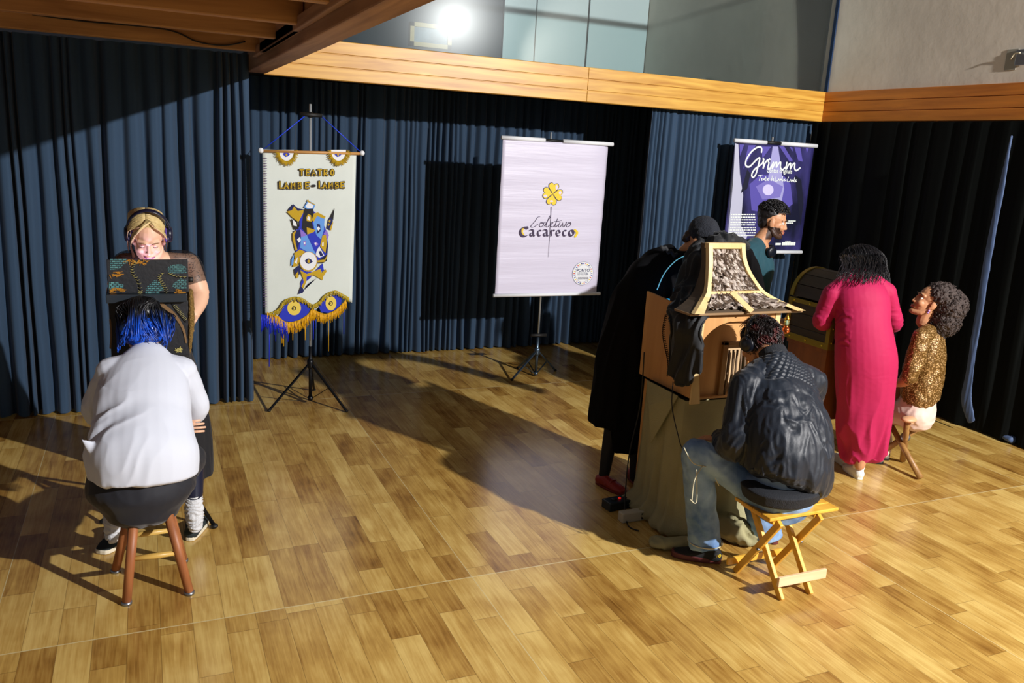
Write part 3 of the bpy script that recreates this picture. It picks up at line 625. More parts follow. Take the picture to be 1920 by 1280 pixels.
for k, ang in enumerate((0.0, PI / 2, PI, -PI / 2)):
    ang += math.radians(-6); r = .058
    b = MB(); hh_ = heart(cc.x, cc.z, ang, r); hc_ = sum(hh_, Vector()) / len(hh_); flat(b, [hc_ + (p - hc_) * 1.11 for p in hh_], Y2, .001); b.build('clover_outline', M_ink, root)
    b = MB(); h = heart(cc.x, cc.z, ang, r); flat(b, [Vector((cc.x + (p.x - cc.x) * 1.0, 0, cc.z + (p.z - cc.z))) for p in h], Y2, .0018); b.build('clover_leaf', M_y, root)
for x, y, rx, rz in ((372, 275, 9, 16), (303, 328, 14, 9), (393, 308, 10, 12), (340, 360, 14, 6)):
    c_ = C5(x, y); b = MB(); flat(b, blobpoly(cc.x + (c_.x - cc.x) * .78, cc.z + (c_.z - cc.z) * .78, rx * .0013, rz * .0013, 16), Y2, .0024); b.build('leaf_sheen', M_pale, root)
b = MB(); stroke(b, [C5(341, 378), C5(338, 440), C5(332, 540), C5(327, 618)], [.006, .002], Y2); b.build('clover_stem', M_ink, root)
b = MB(); W_ = .0045   # thin script
for st in ([(287, 425), (276, 428), (262, 448), (246, 466), (244, 474), (258, 474), (278, 460)], [(292, 452), (284, 466), (292, 474), (304, 464), (302, 452), (292, 454), (304, 456), (314, 450)],
           [(308, 470), (322, 448), (338, 425), (334, 422), (322, 450), (316, 470), (324, 474), (334, 464)], [(334, 466), (346, 458), (350, 452), (342, 454), (338, 468), (348, 474), (360, 464)],
           [(372, 434), (360, 466), (364, 474), (374, 464)], [(356, 448), (380, 446)], [(384, 452), (376, 470), (384, 474), (394, 460)], [(388, 443), (389, 444)],
           [(396, 454), (398, 472), (404, 472), (416, 450), (412, 456)], [(424, 454), (414, 468), (420, 474), (434, 464), (434, 452), (424, 454), (436, 458)]):
    stroke(b, [C5(*p) for p in st], W_, Y2)
b.build('script_lettering', M_ink, root)
nb = math.radians(35)
def arc(cx, cy, rx, ry, a0, a1, n=9): return [C5(cx + rx * math.cos(math.radians(a0 + (a1 - a0) * i / n)), cy + ry * math.sin(math.radians(a0 + (a1 - a0) * i / n))) for i in range(n + 1)]
def nb_(pts, w=.017, nib=nb): stroke(b, pts, w, Y2, nib=nib, off=.0022, smooth=0)
b = MB(); nb_(arc(212, 498, 20, 22, -45, -315, 16), .026)
nb_([C5(222, 474), C5(228, 484)], .022); b.build('letter', M_ink, root)
def lo(kind, x):
    if kind == 'a': nb_(arc(x + 5, 494, 9, 7, 200, 340, 5)); nb_([C5(x + 15, 492), C5(x + 15, 514), C5(x + 20, 519)]); nb_(arc(x + 7, 510, 8, 8, -60, -320, 7))
    if kind == 'c': nb_(arc(x + 11, 504, 9, 14, -50, -315, 12), .018)
    if kind == 'r': nb_([C5(x + 3, 490), C5(x + 3, 519)]); nb_([C5(x + 5, 496), C5(x + 13, 489), C5(x + 18, 493)])
    if kind == 'e': nb_(arc(x + 11, 504, 9, 14, -5, -318, 12), .016); nb_([C5(x + 2, 506), C5(x + 20, 503)], .011)
    if kind == 'o': nb_(arc(x + 11, 504, 11, 14, 0, 360, 14), .024)
for k_, x_ in zip('acareco', (240, 274, 305, 338, 363, 395, 426)): 
    b = MB(); lo(k_, x_); b.build('letter', M_ink, root)
b = MB(); 
for st in ([(206, 480), (200, 498), (208, 516)], [(455, 490), (466, 502), (456, 520)]): stroke(b, [C5(*p) for p in st], .022, Y2, off=.0008)
b.build('yellow_letter_shading', M_y, root)
# round seal
c_ = C5(493, 697); R_ = .108
b = MB(); n_ = 48
flat(b, blobpoly(c_.x, c_.z, R_ + .004, R_ + .004, n_), Y2, .0006); b.build('seal_rim', mat('seal_grey', (150, 150, 170), .5), root)
b = MB(); flat(b, blobpoly(c_.x, c_.z, R_, R_, n_), Y2, .0010); b.build('seal_ring', M_wf, root)
b = MB(); flat(b, blobpoly(c_.x, c_.z, R_ * .74 + .003, R_ * .74 + .003, n_), Y2, .0014); b.build('seal_inner_line', mat('seal_grey', (150, 150, 170), .5), root)
b = MB(); flat(b, blobpoly(c_.x, c_.z, R_ * .74, R_ * .74, n_), Y2, .0018); b.build('seal_disc', M_wf, root)
for k in range(28):
    a = 2 * PI * k / 28; b = MB(); p = Vector((c_.x + math.cos(a) * R_ * .87, 0, c_.z + math.sin(a) * R_ * .87)); flat(b, blobpoly(p.x, p.z, .009, .006, 3 + k % 3, a), Y2, .0022)
    b.build('seal_motif', [M_navyf, M_y, mat('seal_red', (200, 60, 50), .5), M_blue][k % 4], root)
text_on('seal_lettering', 'PONTO', c_.x, c_.z + .016, Y2, .040, M_navyf, root, .0008, 0, .0024)
text_on('seal_lettering', 'DE CULTURA', c_.x, c_.z - .015, Y2, .036, M_navyf, root, .0006, 0, .0024, width=.115)
b = MB(); b.box((c_.x - .055, Y2 - .0024, c_.z - .026), (c_.x + .055, Y2 - .0020, c_.z - .0245)); b.build('seal_rule', M_ink, root)
for k in range(2):
    b = MB(); x = c_.x - .05
    while x < c_.x + .05: w_ = random.uniform(.006, .012); b.box((x, Y2 - .0024, c_.z - .042 - k * .013), (x + w_, Y2 - .002, c_.z - .036 - k * .013)); x += w_ + .003
    b.build('seal_small_print', M_ink, root)

# --- banner 3: purple forest poster
B3 = 6.62; C6 = lambda x, y: at(1340 + x / 4.923, 240 + y / 4.923, B3)
zt = C6(540, 150).z; x0 = C6(188, 130).x; x1 = C6(918, 180).x; zb = C6(640, 1135).z
root = empty('forest_poster', ((x0 + x1) / 2, B3, zt), 'dark purple forest poster banner with large white script title', 'banner')
s3x = (C6(552, 120).x)
tripod_stand(Vector((s3x, B3 + .03, 0)), C6(552, 85).z, .18, .25, (math.radians(200), math.radians(-40), math.radians(80)), 'black tripod stand holding up the purple forest poster')
M_po = bpy.data.materials.new('poster_print'); M_po.use_nodes = True; nt = M_po.node_tree; N = nt.nodes; Lk = nt.links; bs = N['Principled BSDF']; bs.inputs['Roughness'].default_value = .35
tc = N.new('ShaderNodeTexCoord'); mp = N.new('ShaderNodeMapping'); mp.inputs['Scale'].default_value = (1.6, 1, .8); Lk.new(tc.outputs['Object'], mp.inputs[0])
n = N.new('ShaderNodeTexNoise'); n.inputs['Scale'].default_value = 2.2; n.inputs['Detail'].default_value = 4; Lk.new(mp.outputs[0], n.inputs['Vector'])
r = N.new('ShaderNodeValToRGB'); e = r.color_ramp.elements; e[0].position = .4; e[0].color = (*lin((20, 22, 46)), 1); e[1].position = .68; e[1].color = (*lin((62, 58, 122)), 1); Lk.new(n.outputs['Fac'], r.inputs[0]); Lk.new(r.outputs[0], bs.inputs['Base Color'])
bend3 = lambda u, v: 0.04 * (2 * u - 1) ** 2 * (0.3 + .4 * v)
sheet(x0, x1, zb, zt, B3, 24, 30, None).build('print', M_po, root, True)
MB().tube([(x0 - .01, B3, zt + .012), (C6(478, 120).x, B3, zt + .012)], .020, 12).tube([(C6(610, 130).x, B3, zt + .012), (x1 + .03, B3, zt + .012)], .020, 12).build('top_tube', M_wf, root, True)
MB().tube([(C6(478, 120).x, B3, zt + .012), (C6(610, 130).x, B3, zt + .012)], .017, 12).build('clamp', M_rub, root, True)
MB().tube([(x0 - .01, B3, zb - .01), (x1 + .02, B3, zb - .01)], .018, 12).build('bottom_tube', M_wf, root, True)
Y3 = B3
M_pu = mat('poster_violet', (88, 80, 166), .4); M_pu2 = mat('poster_pale_violet', (122, 114, 190), .4); M_moon = mat('poster_moon', (206, 200, 246), .4); M_mist = mat('poster_mist', (184, 186, 208), .4); M_white2 = mat('poster_white', (236, 244, 238), .4); M_pd = mat('poster_dark', (20, 22, 44), .4)
def poly3(name, m, pts, off): b = MB(); flat(b, [C6(*p) for p in pts], Y3, off); b.build(name, m, root)
poly3('mist_band', M_mist, [(188, 140), (218, 150), (232, 420), (262, 620), (240, 900), (300, 1000), (240, 1120), (110, 1120), (150, 700)][:7] + [(118, 1000), (140, 800), (170, 500)], .0008)
poly3('forest_light', M_pu, [(320, 520), (420, 430), (640, 440), (700, 520), (720, 700), (600, 800), (340, 760)], .0010)
poly3('forest_light', M_pu2, [(380, 540), (500, 470), (630, 540), (600, 640), (440, 660)], .0014)
for pts in ([(228, 150), (272, 152), (232, 260)], [(310, 160), (380, 158), (262, 380)], [(430, 170), (520, 172), (440, 280)], [(590, 160), (640, 170), (720, 300), (690, 310)], [(735, 176), (790, 180), (812, 310), (770, 300)], [(840, 182), (866, 184), (850, 232)], [(690, 175), (715, 178), (724, 220)]): poly3('leaf', M_pu, pts, .0018)
poly3('tree_trunk', M_pd, [(300, 380), (330, 420), (300, 560), (240, 600)], .0012); poly3('tree_trunk', M_pd, [(740, 430), (800, 480), (820, 700), (790, 900), (770, 700)], .0012)
poly3('light_beam', mat('poster_beam', (160, 158, 210), .4), [(535, 170), (585, 170), (640, 560), (610, 720), (470, 620)], .0011)
b = MB(); flat(b, [C6(492 + 50 * math.cos(a), 570 + 50 * math.sin(a)) for a in [2 * PI * q / 28 for q in range(28)]], Y3, .0022); b.build('moon', M_moon, root)
b = MB()
for st in ([(430, 222), (430, 185), (400, 175), (340, 215), (290, 290), (285, 345), (320, 355), (375, 300), (412, 275), (400, 340), (378, 420), (352, 455), (338, 430), (365, 380), (430, 330), (450, 290)],
           [(446, 280), (450, 340), (445, 372), (465, 320), (490, 292), (492, 310)], [(500, 320), (488, 368), (500, 380), (520, 350), (540, 318)], [(504, 285), (508, 290)], [(538, 318), (528, 372), (552, 330), (570, 316), (566, 360), (590, 325), (606, 316), (604, 362), (622, 384), (650, 360)],
           [(664, 318), (656, 382), (680, 340), (698, 326), (696, 372), (718, 336), (736, 326), (734, 370), (750, 392), (784, 368)]):
    stroke(b, [C6(*p) for p in st], .0165, Y3, off=.0030)
b.build('title_script', M_white2, root)
p = C6(595, 414); text_on('subtitle', 'Contos originais', p.x, p.z, Y3, .062, M_white2, root, .0008, 0, .003, width=.32)
p = C6(572, 488)
b = MB()
for st in ([(400, 440), (440, 432)], [(422, 436), (408, 484)], [(428, 470), (438, 462), (430, 484), (446, 476)], [(452, 466), (446, 482), (460, 466), (460, 484)], [(470, 445), (464, 484), (474, 480)], [(462, 462), (478, 460)], [(480, 466), (480, 484), (486, 466)], [(492, 468), (486, 482), (498, 482), (498, 468), (492, 468)],
           [(524, 468), (514, 480), (524, 484), (528, 440)], [(534, 474), (544, 466), (534, 484), (548, 480)], [(566, 445), (554, 488), (580, 486)], [(588, 468), (580, 484), (592, 470), (594, 486)], [(600, 486), (604, 468), (608, 484), (612, 468), (618, 486)], [(626, 446), (622, 486), (634, 484), (634, 470)], [(640, 478), (648, 468), (640, 488), (654, 484)], [(656, 480), (666, 479)],
           [(680, 452), (666, 494), (690, 492)], [(698, 474), (690, 492), (702, 476), (704, 494)], [(710, 494), (714, 476), (718, 492), (722, 476), (728, 494)], [(736, 456), (730, 494), (742, 492), (742, 478)], [(744, 484), (752, 474), (742, 496), (756, 490)]):
    stroke(b, [C6(*p) for p in st], .0062, Y3, off=.003, smooth=3)
b.build('subtitle_script', M_white2, root)
for k in range(9):   # unreadable small schedule print
    b = MB(); x = 150 + k * -2
    while x < 372:
        w_ = random.uniform(8, 26); p0, p1 = C6(x, 792 + k * 24), C6(min(x + w_, 376), 803 + k * 24); b.box((p0.x, Y3 - .003, p1.z), (p1.x, Y3 - .0026, p0.z)); x += w_ + 6
    b.build('small_print', M_white2, root)
b = MB(); x = 620
for x0_, x1_, y0_, y1_ in ((650, 745, 852, 862), (655, 722, 870, 880), (560, 608, 1060, 1080), (622, 740, 1052, 1082), (650, 700, 1040, 1046)):
    x = x0_
    while x < x1_:
        w_ = random.uniform(8, 18); p0, p1 = C6(x, y0_), C6(min(x + w_, x1_), y1_); b.box((p0.x, Y3 - .003, p1.z), (p1.x, Y3 - .0026, p0.z)); x += w_ + 3
b.build('footer_print', M_white2, root)

# ================================================================= STOOLS
def wooden_round_stool():
    c = Vector((-0.04, 3.89, 0)); t = empty('wooden_stool', c, 'round wooden stool with reddish legs under the person in white', 'stool')
    m = wood('reddish_stool_wood', (138, 80, 46), (176, 112, 66), 'Z', 1, .5); m2 = wood('pale_rung_wood', (190, 150, 70), (220, 184, 100), 'X', 1, .4)
    MB().lathe(c + Vector((0, 0, .385)), [(.11, 0), (.13, .006), (.135, .02), (.13, .034), (.10, .04)], 32).build('seat', m, t, True)
    F = [(-.152, 3.73), (.112, 3.735), (-.205, 4.05), (.10, 4.06)]; T = [(-.105, 3.80), (.035, 3.80), (-.115, 3.97), (.03, 3.97)]
    for f, q in zip(F, T):
        g = MB().tube([Vector((f[0], f[1], .012)), Vector((q[0], q[1], .392))], [.020, .022], 14).build('leg', m, t, True)
        MB().tube([Vector((f[0], f[1], .0)), Vector((f[0], f[1], .014))], .023, 14).build('foot_cap', M_steel, g, True)
    def pt(i, z): a = Vector((*F[i], 0)); b_ = Vector((*T[i], .39)); return a + (b_ - a) * (z / .39)
    for i, j, z in ((0, 1, .20), (2, 3, .20), (0, 2, .29), (1, 3, .29)): MB().tube([pt(i, z), pt(i, z).lerp(pt(j, z), .5), pt(j, z)], [.011, .014, .011], 12).build('rung', m2, t, True)
wooden_round_stool()
def camp_stool():
    t = empty('folding_stool', (2.93, 2.95, 0), 'folding X-leg stool of yellow wood under the seated person in the black jacket', 'stool')
    m = wood('yellow_varnished_wood', (206, 150, 40), (232, 182, 74), 'Y', .8, .35); m3 = wood('raw_pale_board', (216, 176, 128), (232, 200, 160), 'X', .8, .6)
    for k in range(4): MB().box((2.70, 2.845 + k * .068, .412), (3.14, 2.845 + k * .068 + .062, .430)).build('seat_slat', m, t, bevel=.004)
    for x in (2.735, 3.0): MB().box((x, 2.86, .385), (x + .03, 3.10, .412)).build('seat_bearer', m, t, bevel=.003)
    for x in (2.80, 2.985): MB().bar((x, 3.10, .40), (x, 2.80, .0), .022, .034, (0, 1, 0)).build('leg', m, t, bevel=.003)
    for x in (2.765, 3.02): MB().bar((x, 2.84, .40), (x, 3.11, .0), .022, .034, (0, 1, 0)).build('leg', m, t, bevel=.003)
    MB().box((2.755, 2.785, .085), (3.06, 2.80, .135)).build('stretcher', m3, t, bevel=.002); MB().box((2.70, 3.10, .05), (3.06, 3.115, .09)).build('stretcher', m, t, bevel=.002)
    for x in (2.753, 3.033): MB().tube([(x - .004, 2.955, .205), (x + .004, 2.955, .205)], .008, 10).build('bolt', M_steel, t, True)
camp_stool()
def bamboo_stool():
    j = Vector((4.93, 3.98, .24)); t = empty('tripod_stool', (4.93, 3.98, 0), 'three-legged stool of round sticks with pale leather seat under curly-haired woman', 'stool')
    m = wood('bamboo_stick', (130, 92, 48), (168, 126, 70), 'Z', 1, .45)
    feet = [fl(1725, 900), fl(1634, 864), fl(1692, 866)]; tops = [at(1668, 792, 4.14), at(1752, 782, 3.92), at(1702, 785, 3.88)]
    for f, q in zip(feet, tops):
        f.z = .018; MB().tube([f, f.lerp(q, .5), q], [.022, .021, .020], 12).build('leg', m, t, True)
    MB().lathe(j, [(.03, -.02), (.035, 0), (.03, .02)], 12).build('joint', M_steel, t, True)
    q = [tops[0], tops[1], tops[2]]; cen = (q[0] + q[1] + q[2]) / 3; b = MB(); V = []
    ring = [q[0] + Vector((-.06, .05, 0)), q[1] + Vector((.05, .05, 0)), q[2] + Vector((-.02, -.05, -.01))]
    pts = []
    for i in range(3):
        a, c = ring[i], ring[(i + 1) % 3]
        for k in range(8): tt = k / 8; mid = a.lerp(c, tt); mid += (cen - mid) * .35 * math.sin(PI * tt); mid.z -= .02 * math.sin(PI * tt); pts.append(mid)
    n_ = len(pts); cen2 = cen - Vector((0, 0, .05))
    b.add(pts + [cen2] + [p - Vector((0, 0, .008)) for p in pts] + [cen2 - Vector((0, 0, .008))], [(i, (i + 1) % n_, n_) for i in range(n_)] + [(n_ + 1 + (i + 1) % n_, n_ + 1 + i, 2 * n_ + 1) for i in range(n_)] + [(i, n_ + 1 + i, n_ + 1 + (i + 1) % n_, (i + 1) % n_) for i in range(n_)])
    b.build('leather_seat', mat('pale_leather', (206, 160, 120), .5), t, True)
    # pocket of leather over the near leg end
    MB().ball(tops[2] + Vector((0, -.01, .0)), (.060, .045, .022)).build('leather_pocket', mat('pale_leather', (206, 160, 120), .5), t, True)
bamboo_stool()

# ================================================================= LEFT BOX (black, painted)
def puppet_box_left():
    t = empty('miniature_theatre_box', (0, 4.5, 0), 'black painted miniature theatre box with gold and turquoise panel on its tripod', 'puppet theatre box')
    mb_ = mat('matt_black_board', (26, 28, 34), .55, bump=.2, bscale=40); mb2 = mat('black_ledge', (34, 42, 50), .4)
    YB = 4.42; p0 = at(203, 550, YB); p1 = at(352, 487, YB)
    x0, x1, z0, z1 = p0.x, p1.x, p0.z, p1.z
    MB().box((x0, YB, z0), (x1, YB + .02, z1)).build('front_panel', mb_, t, bevel=.002)
    MB().box((x0, YB + .02, z0), (x0 + .012, YB + .16, z1 - .04)).build('side_panel', mb_, t); MB().box((x1 - .012, YB + .02, z0), (x1, YB + .16, z1 - .04)).build('side_panel', mb_, t)
    MB().box((x0, YB + .02, z0), (x1, YB + .22, z0 + .01)).build('stage_floor', mat('lit_stage', (150, 130, 180), .6), t)
    l0 = at(199, 569, 4.38); l1 = at(351, 551, 4.38)
    MB().box((l0.x, 4.38, l0.z), (l1.x, 4.62, l1.z)).build('ledge', mb2, t, bevel=.003)
    zb_ = at(300, 668, YB).z
    xb0, xb1 = at(205, 600, YB).x, at(354, 600, YB).x
    MB().box((xb0, YB, zb_), (xb1, YB + .2, l0.z)).build('body', mb_, t, bevel=.003)
    g = mat('gold_glitter_cloth', (150, 118, 60), .45, .3, bump=1.0, bscale=200, var=.5, vscale=120)
    q0 = at(352, 545, 4.44); q1 = at(362, 662, 4.44)
    b = MB(); b.loft([(at(357, 545, 4.44), .014, .03), (at(358, 600, 4.44), .018, .035), (at(356, 640, 4.44), .012, .03), (at(355, 662, 4.44), .006, .02)], (1, 0, 0), 10, 4); organ('gold_trim', b, g, t, .006, 2, lambda p, n: .004 * ns(p, 60))
    MB().tube([at(352, 524, 4.46), at(362, 524, 4.46)], .014, 12).build('knob', M_rub, t, True)
    brick = bpy.data.materials.new('turquoise_bricks'); brick.use_nodes = True; nt = brick.node_tree; bt = nt.nodes.new('ShaderNodeTexBrick'); tc = nt.nodes.new('ShaderNodeTexCoord'); mp = nt.nodes.new('ShaderNodeMapping'); mp.inputs['Rotation'].default_value = (PI / 2, 0, 0); nt.links.new(tc.outputs['Object'], mp.inputs[0]); nt.links.new(mp.outputs[0], bt.inputs[0])
    bt.inputs['Color1'].default_value = (*lin((90, 150, 150)), 1); bt.inputs['Color2'].default_value = (*lin((54, 104, 110)), 1); bt.inputs['Mortar'].default_value = (*lin((20, 26, 30)), 1); bt.inputs['Scale'].default_value = 26; bt.inputs['Mortar Size'].default_value = .05; nt.links.new(bt.outputs[0], nt.nodes['Principled BSDF'].inputs['Base Color'])
    A = lambda x, y: at(100 + x / 3.764, 360 + y / 3.765, YB)
    def P(name, m, pts, off=.0012): b = MB(); flat(b, [A(*p) for p in pts], YB, off); b.build(name, m, t)
    for pts in ([(400, 470), (520, 470), (528, 500), (500, 505), (470, 540), (400, 550)], [(800, 540), (830, 515), (900, 508), (938, 530), (940, 570), (880, 575), (820, 570)], [(648, 715), (660, 670), (715, 620), (760, 640), (780, 690), (740, 710)], [(850, 640), (900, 610), (940, 620), (940, 680), (870, 682), (840, 665)], [(395, 632), (450, 635), (495, 655), (500, 675), (440, 690), (392, 690)]): P('brick_patch', brick, pts)
    for cx, cy, n_, sx in ((600, 490, 22, 70), (440, 580, 16, 45), (455, 690, 18, 60), (900, 702, 14, 38)):
        b = MB()
        for k in range(n_):
            x = cx + random.uniform(-sx, sx); y = cy + random.uniform(-12, 16); cl_ = lambda q: max(400, min(934, q)); x = cl_(x); x2_ = cl_(x + random.uniform(-25, 25)); x3_ = cl_(x + random.uniform(-45, 45)); stroke(b, [A(x, min(y, 712)), A(x2_, min(712, y + random.uniform(-12, 12))), A(x3_, min(712, y + random.uniform(-14, 20)))], [.004, .0015], YB, off=.003, smooth=3)
        b.build('gold_scribbles', mat('gold_paint', (190, 130, 40), .4, .3), t)
    for st in ([(590, 490), (556, 530), (565, 580), (600, 630), (615, 700), (612, 716)], [(775, 570), (750, 600), (765, 640), (790, 680), (800, 716)], [(820, 575), (870, 595), (940, 600)]):
        b = MB(); c = MB(); PP = smoothpath([A(*p) for p in st], 8); stroke(b, [A(*p) for p in st], .006, YB, off=.004)
        for i in range(2, len(PP) - 1, 3):
            for s_ in (-1, 1): stroke(c, [PP[i] + Vector((-s_ * .001, 0, 0)), PP[i] + Vector((s_ * .010, 0, .005))], [.0016, .0008], YB, off=.005, smooth=0)
        b.build('painted_vine', mat('vine_black', (8, 8, 10), .4), t); c.build('vine_thorns', mat('thorn_yellow', (190, 180, 110), .4), t)
    b = MB(); stroke(b, [A(760, 790), A(850, 860), A(915, 960), A(938, 1060)], [.02, .008], YB, off=.003); b.build('painted_branch', mat('branch_brown', (120, 92, 60), .5), t); b = MB(); stroke(b, [A(400, 900), A(408, 1000), (A(402, 1100))], .008, YB, off=.003); b.build('painted_branch', mat('branch_brown', (120, 92, 60), .5), t)
    b = MB(); stroke(b, [A(840, 790), A(880, 850), A(936, 915)], .006, YB, off=.0045); b.build('painted_vine', mat('vine_black', (8, 8, 10), .4), t)
    b = MB()
    for k in range(12): stroke(b, [A(848 + k * 7, 803 + k * 9), A(860 + k * 7 + 6, 792 + k * 9)], .0013, YB, off=.005, smooth=0)
    b.build('vine_thorns', mat('thorn_yellow', (190, 180, 110), .4), t); b = MB()
    for k in range(14): stroke(b, [A(850 + random.uniform(0, 60), 1090 + random.uniform(0, 30)), A(860 + random.uniform(0, 60), 1100 + random.uniform(0, 30))], .003, YB, off=.005, smooth=0)
    b.build('gold_dashes', mat('thorn_yellow', (190, 180, 110), .4), t)
    # tripod under it
    L = Vector((0.0, 4.52, 0)); MB().tube([L + Vector((0, 0, .16)), L + Vector((0, 0, zb_))], .016, 12).build('pole', M_dk, t, True)
    MB().lathe(L + Vector((0, 0, .50)), [(.02, 0), (.03, .01), (.03, .06), (.02, .07)], 14).build('collar', M_dk, t, True)
    ft = fl(402, 990); 
    for f in (Vector((ft.x, ft.y, .014)), Vector((-.28, 4.62, .014)), Vector((.02, 4.90, .014))):
        lg = MB().tube([L + Vector((0, 0, .52)), f], .011, 10).build('leg', M_dk, t, True); MB().ball(f, (.02, .02, .014)).build('rubber_foot', M_rub, lg, True)
    ld2 = bpy.data.lights.new('stage_glow', 'AREA'); ld2.energy = 0.9; ld2.size = .16; ld2.color = (.80, .66, 1.0); o = bpy.data.objects.new('stage_glow', ld2); COL.objects.link(o); o.location = ((x0 + x1) / 2, YB + .09, z0 + .02); o.rotation_euler = (PI, 0, 0)
    MB().box(((x0 + x1) / 2 - .07, YB + .04, z0 + .012), ((x0 + x1) / 2 + .07, YB + .14, z0 + .016)).build('light_strip', mat('violet_glow', (190, 150, 255), .5, emit=3), t)
puppet_box_left()

# ================================================================= RIGHT BOX (house with shingle roof)
def puppet_house():
    X0, X1, Yf, Yk, Z0 = 2.705, 3.26, 3.58, 4.10, .800
    t = empty('house_theatre_box', ((X0 + X1) / 2, (Yf + Yk) / 2, 0), 'plywood miniature theatre shaped like a house with shaggy shingle roof', 'puppet theatre box')
    Zt = at(1232, 545, Yk).z; Zf = 1.29
    m = M_ply; md = wood('pale_trim_wood', (206, 172, 112), (226, 198, 146), 'Z', .5, .5)
    b = MB(); b.prism([(X0, Yf, Z0), (X0, Yk, Z0), (X0, Yk, Zt), (X0, Yf, Zf)], (.012, 0, 0)); b.build('side_panel', m, t)
    b = MB(); b.prism([(X1, Yf, Z0), (X1, Yk, Z0), (X1, Yk, Zt), (X1, Yf, Zf)], (-.012, 0, 0)); b.build('side_panel', m, t)
    MB().box((X0, Yf, Z0), (X1, Yk, Z0 + .012)).build('base_board', m, t)
    MB().box((X0 + .012, Yk - .012, Z0), (X1 - .012, Yk, Zt - .06)).build('back_panel', m, t)
    # front with dark viewing opening
    ox0, ox1, oz0, oz1 = X0 + .22, X0 + .40, Z0 + .0, Z0 + .30
    MB().box((X0 + .012, Yf + .03, Z0), (ox0, Yf + .042, Zf)).box((ox1, Yf + .03, Z0), (X1 - .012, Yf + .042, Zf)).box((ox0, Yf + .03, oz1), (ox1, Yf + .042, Zf)).build('front_panel', m, t)
    MB().box((ox0 - .02, Yf + .01, oz0), (ox0 + .015, Yf + .03, oz1 + .02)).box((ox0 - .02, Yf + .01, oz1), (ox1 + .02, Yf + .03, oz1 + .02)).build('door_frame', wood('dark_frame_wood', (120, 86, 44), (150, 110, 60), 'Z', .6, .5), t, bevel=.003)
    b = MB()
    for k in range(5): x = ox0 + .03 + k * .028; b.tube([(x, Yf + .02, Z0), (x + random.uniform(-.008, .008), Yf + .015, Z0 + .15), (x, Yf + .02, oz1 - .03)], .006, 8)
    b.build('twig_bars', mat('dark_twigs', (96, 74, 50), .7), t, True)
    MB().box((ox0, Yf + .08, Z0 + .02), (ox1, Yf + .085, oz1)).build('inner_curtain', mat('inner_cream', (190, 160, 120), .7), t)
    # curved corner boards and arch on the front edge
    def board(xl, s):
        out = []; inn = []
        for k in range(13):
            v = k / 12; z = Z0 - .02 + (Zf - Z0 + .02) * v; fl_ = .0 if v < .55 else ((v - .55) / .45) ** 2 * .03; w_ = .030 + .035 * (1 - v) * (1 if v < .45 else .5) * 0 + fl_
            out.append(Vector((xl, Yf - .012, z))); inn.append(Vector((xl + s * (.035 + fl_ * 2.4 * 0 + (.03 * max(0, (.35 - v) / .35))), Yf - .012, z)))
        b = MB(); b.prism(out + inn[::-1], (0, .014, 0)); b.build('corner_board', md, t)
    board(X0, 1); board(X1, -1)
    arch = [(X0 + .035, Zf), (X1 - .035, Zf)]; 
    pts = [Vector((X0 + .03, Yf - .008, Zf)), Vector((X1 - .03, Yf - .008, Zf))]; n_ = 16
    for k in range(n_ + 1):
        a = k / n_; x = X1 - .03 - a * (X1 - X0 - .06); pts.append(Vector((x, Yf - .008, Zf - .05 - .11 * abs(2 * a - 1) ** 3)))
    b = MB(); b.prism(pts, (0, .010, 0)); b.build('arch_board', M_ply, t)
    # roof: three frames joined by concave faces, shingles fixed on the front and sides
    yc = Yf + .24
    def ringz(z, x0, x1, y0, y1): return [Vector((x0, y0, z)), Vector((x1, y0, z)), Vector((x1, y1, z)), Vector((x0, y1, z))]
    e0 = at(1295, 588, Yf - .05); e1 = at(1503, 580, Yf - .05); m0 = at(1319, 545, Yf + .06); m1 = at(1424, 541, Yf + .06); t0 = at(1322, 456, Yf + .17); t1 = at(1391, 453, Yf + .17)
    R0 = ringz(e0.z, e0.x, e1.x, Yf - .05, Yf + .09); R1 = ringz(m0.z, m0.x, m1.x, Yf + .06, Yf + .14); R2 = ringz(t0.z, t0.x, t1.x, Yf + .17, Yf + .21)
    profs = []
    for k in range(13):
        v = k / 12
        if v < .35: q = v / .35; sm = q ** .8; ring = [a.lerp(c, q) for a, c in zip(R0, R1)]; 
        else: q = (v - .35) / .65; ring = [a.lerp(c, q) for a, c in zip(R1, R2)]
        cx = sum((p.x for p in ring)) / 4; cy = sum((p.y for p in ring)) / 4
        dip = -.02 * math.sin(PI * (v / .35)) if v < .35 else -.022 * math.sin(PI * (v - .35) / .65)
        profs.append([p + Vector((math.copysign(dip, cx - p.x) * -1 * -1 if False else (dip if p.x > cx else -dip), (0 if p.y > cy else -dip), 0)) for p in ring])
    b = MB(); V = [p for r_ in profs for p in r_]; F = [(4 * i + k, 4 * i + (k + 1) % 4, 4 * i + 4 + (k + 1) % 4, 4 * i + 4 + k) for i in range(12) for k in range(4)]; F += [(3, 2, 1, 0), (48, 49, 50, 51)]
    b.add(V, F); b.build('roof', wood('roof_board', (60, 48, 36), (84, 68, 50), 'X', .6, .7), t)
    MB().box((e0.x - .004, Yf - .055, e0.z - .012), (e1.x + .004, Yf + .095, e0.z)).build('eave_board', wood('eave_wood', (120, 92, 60), (150, 120, 84), 'X', .7, .6), t)
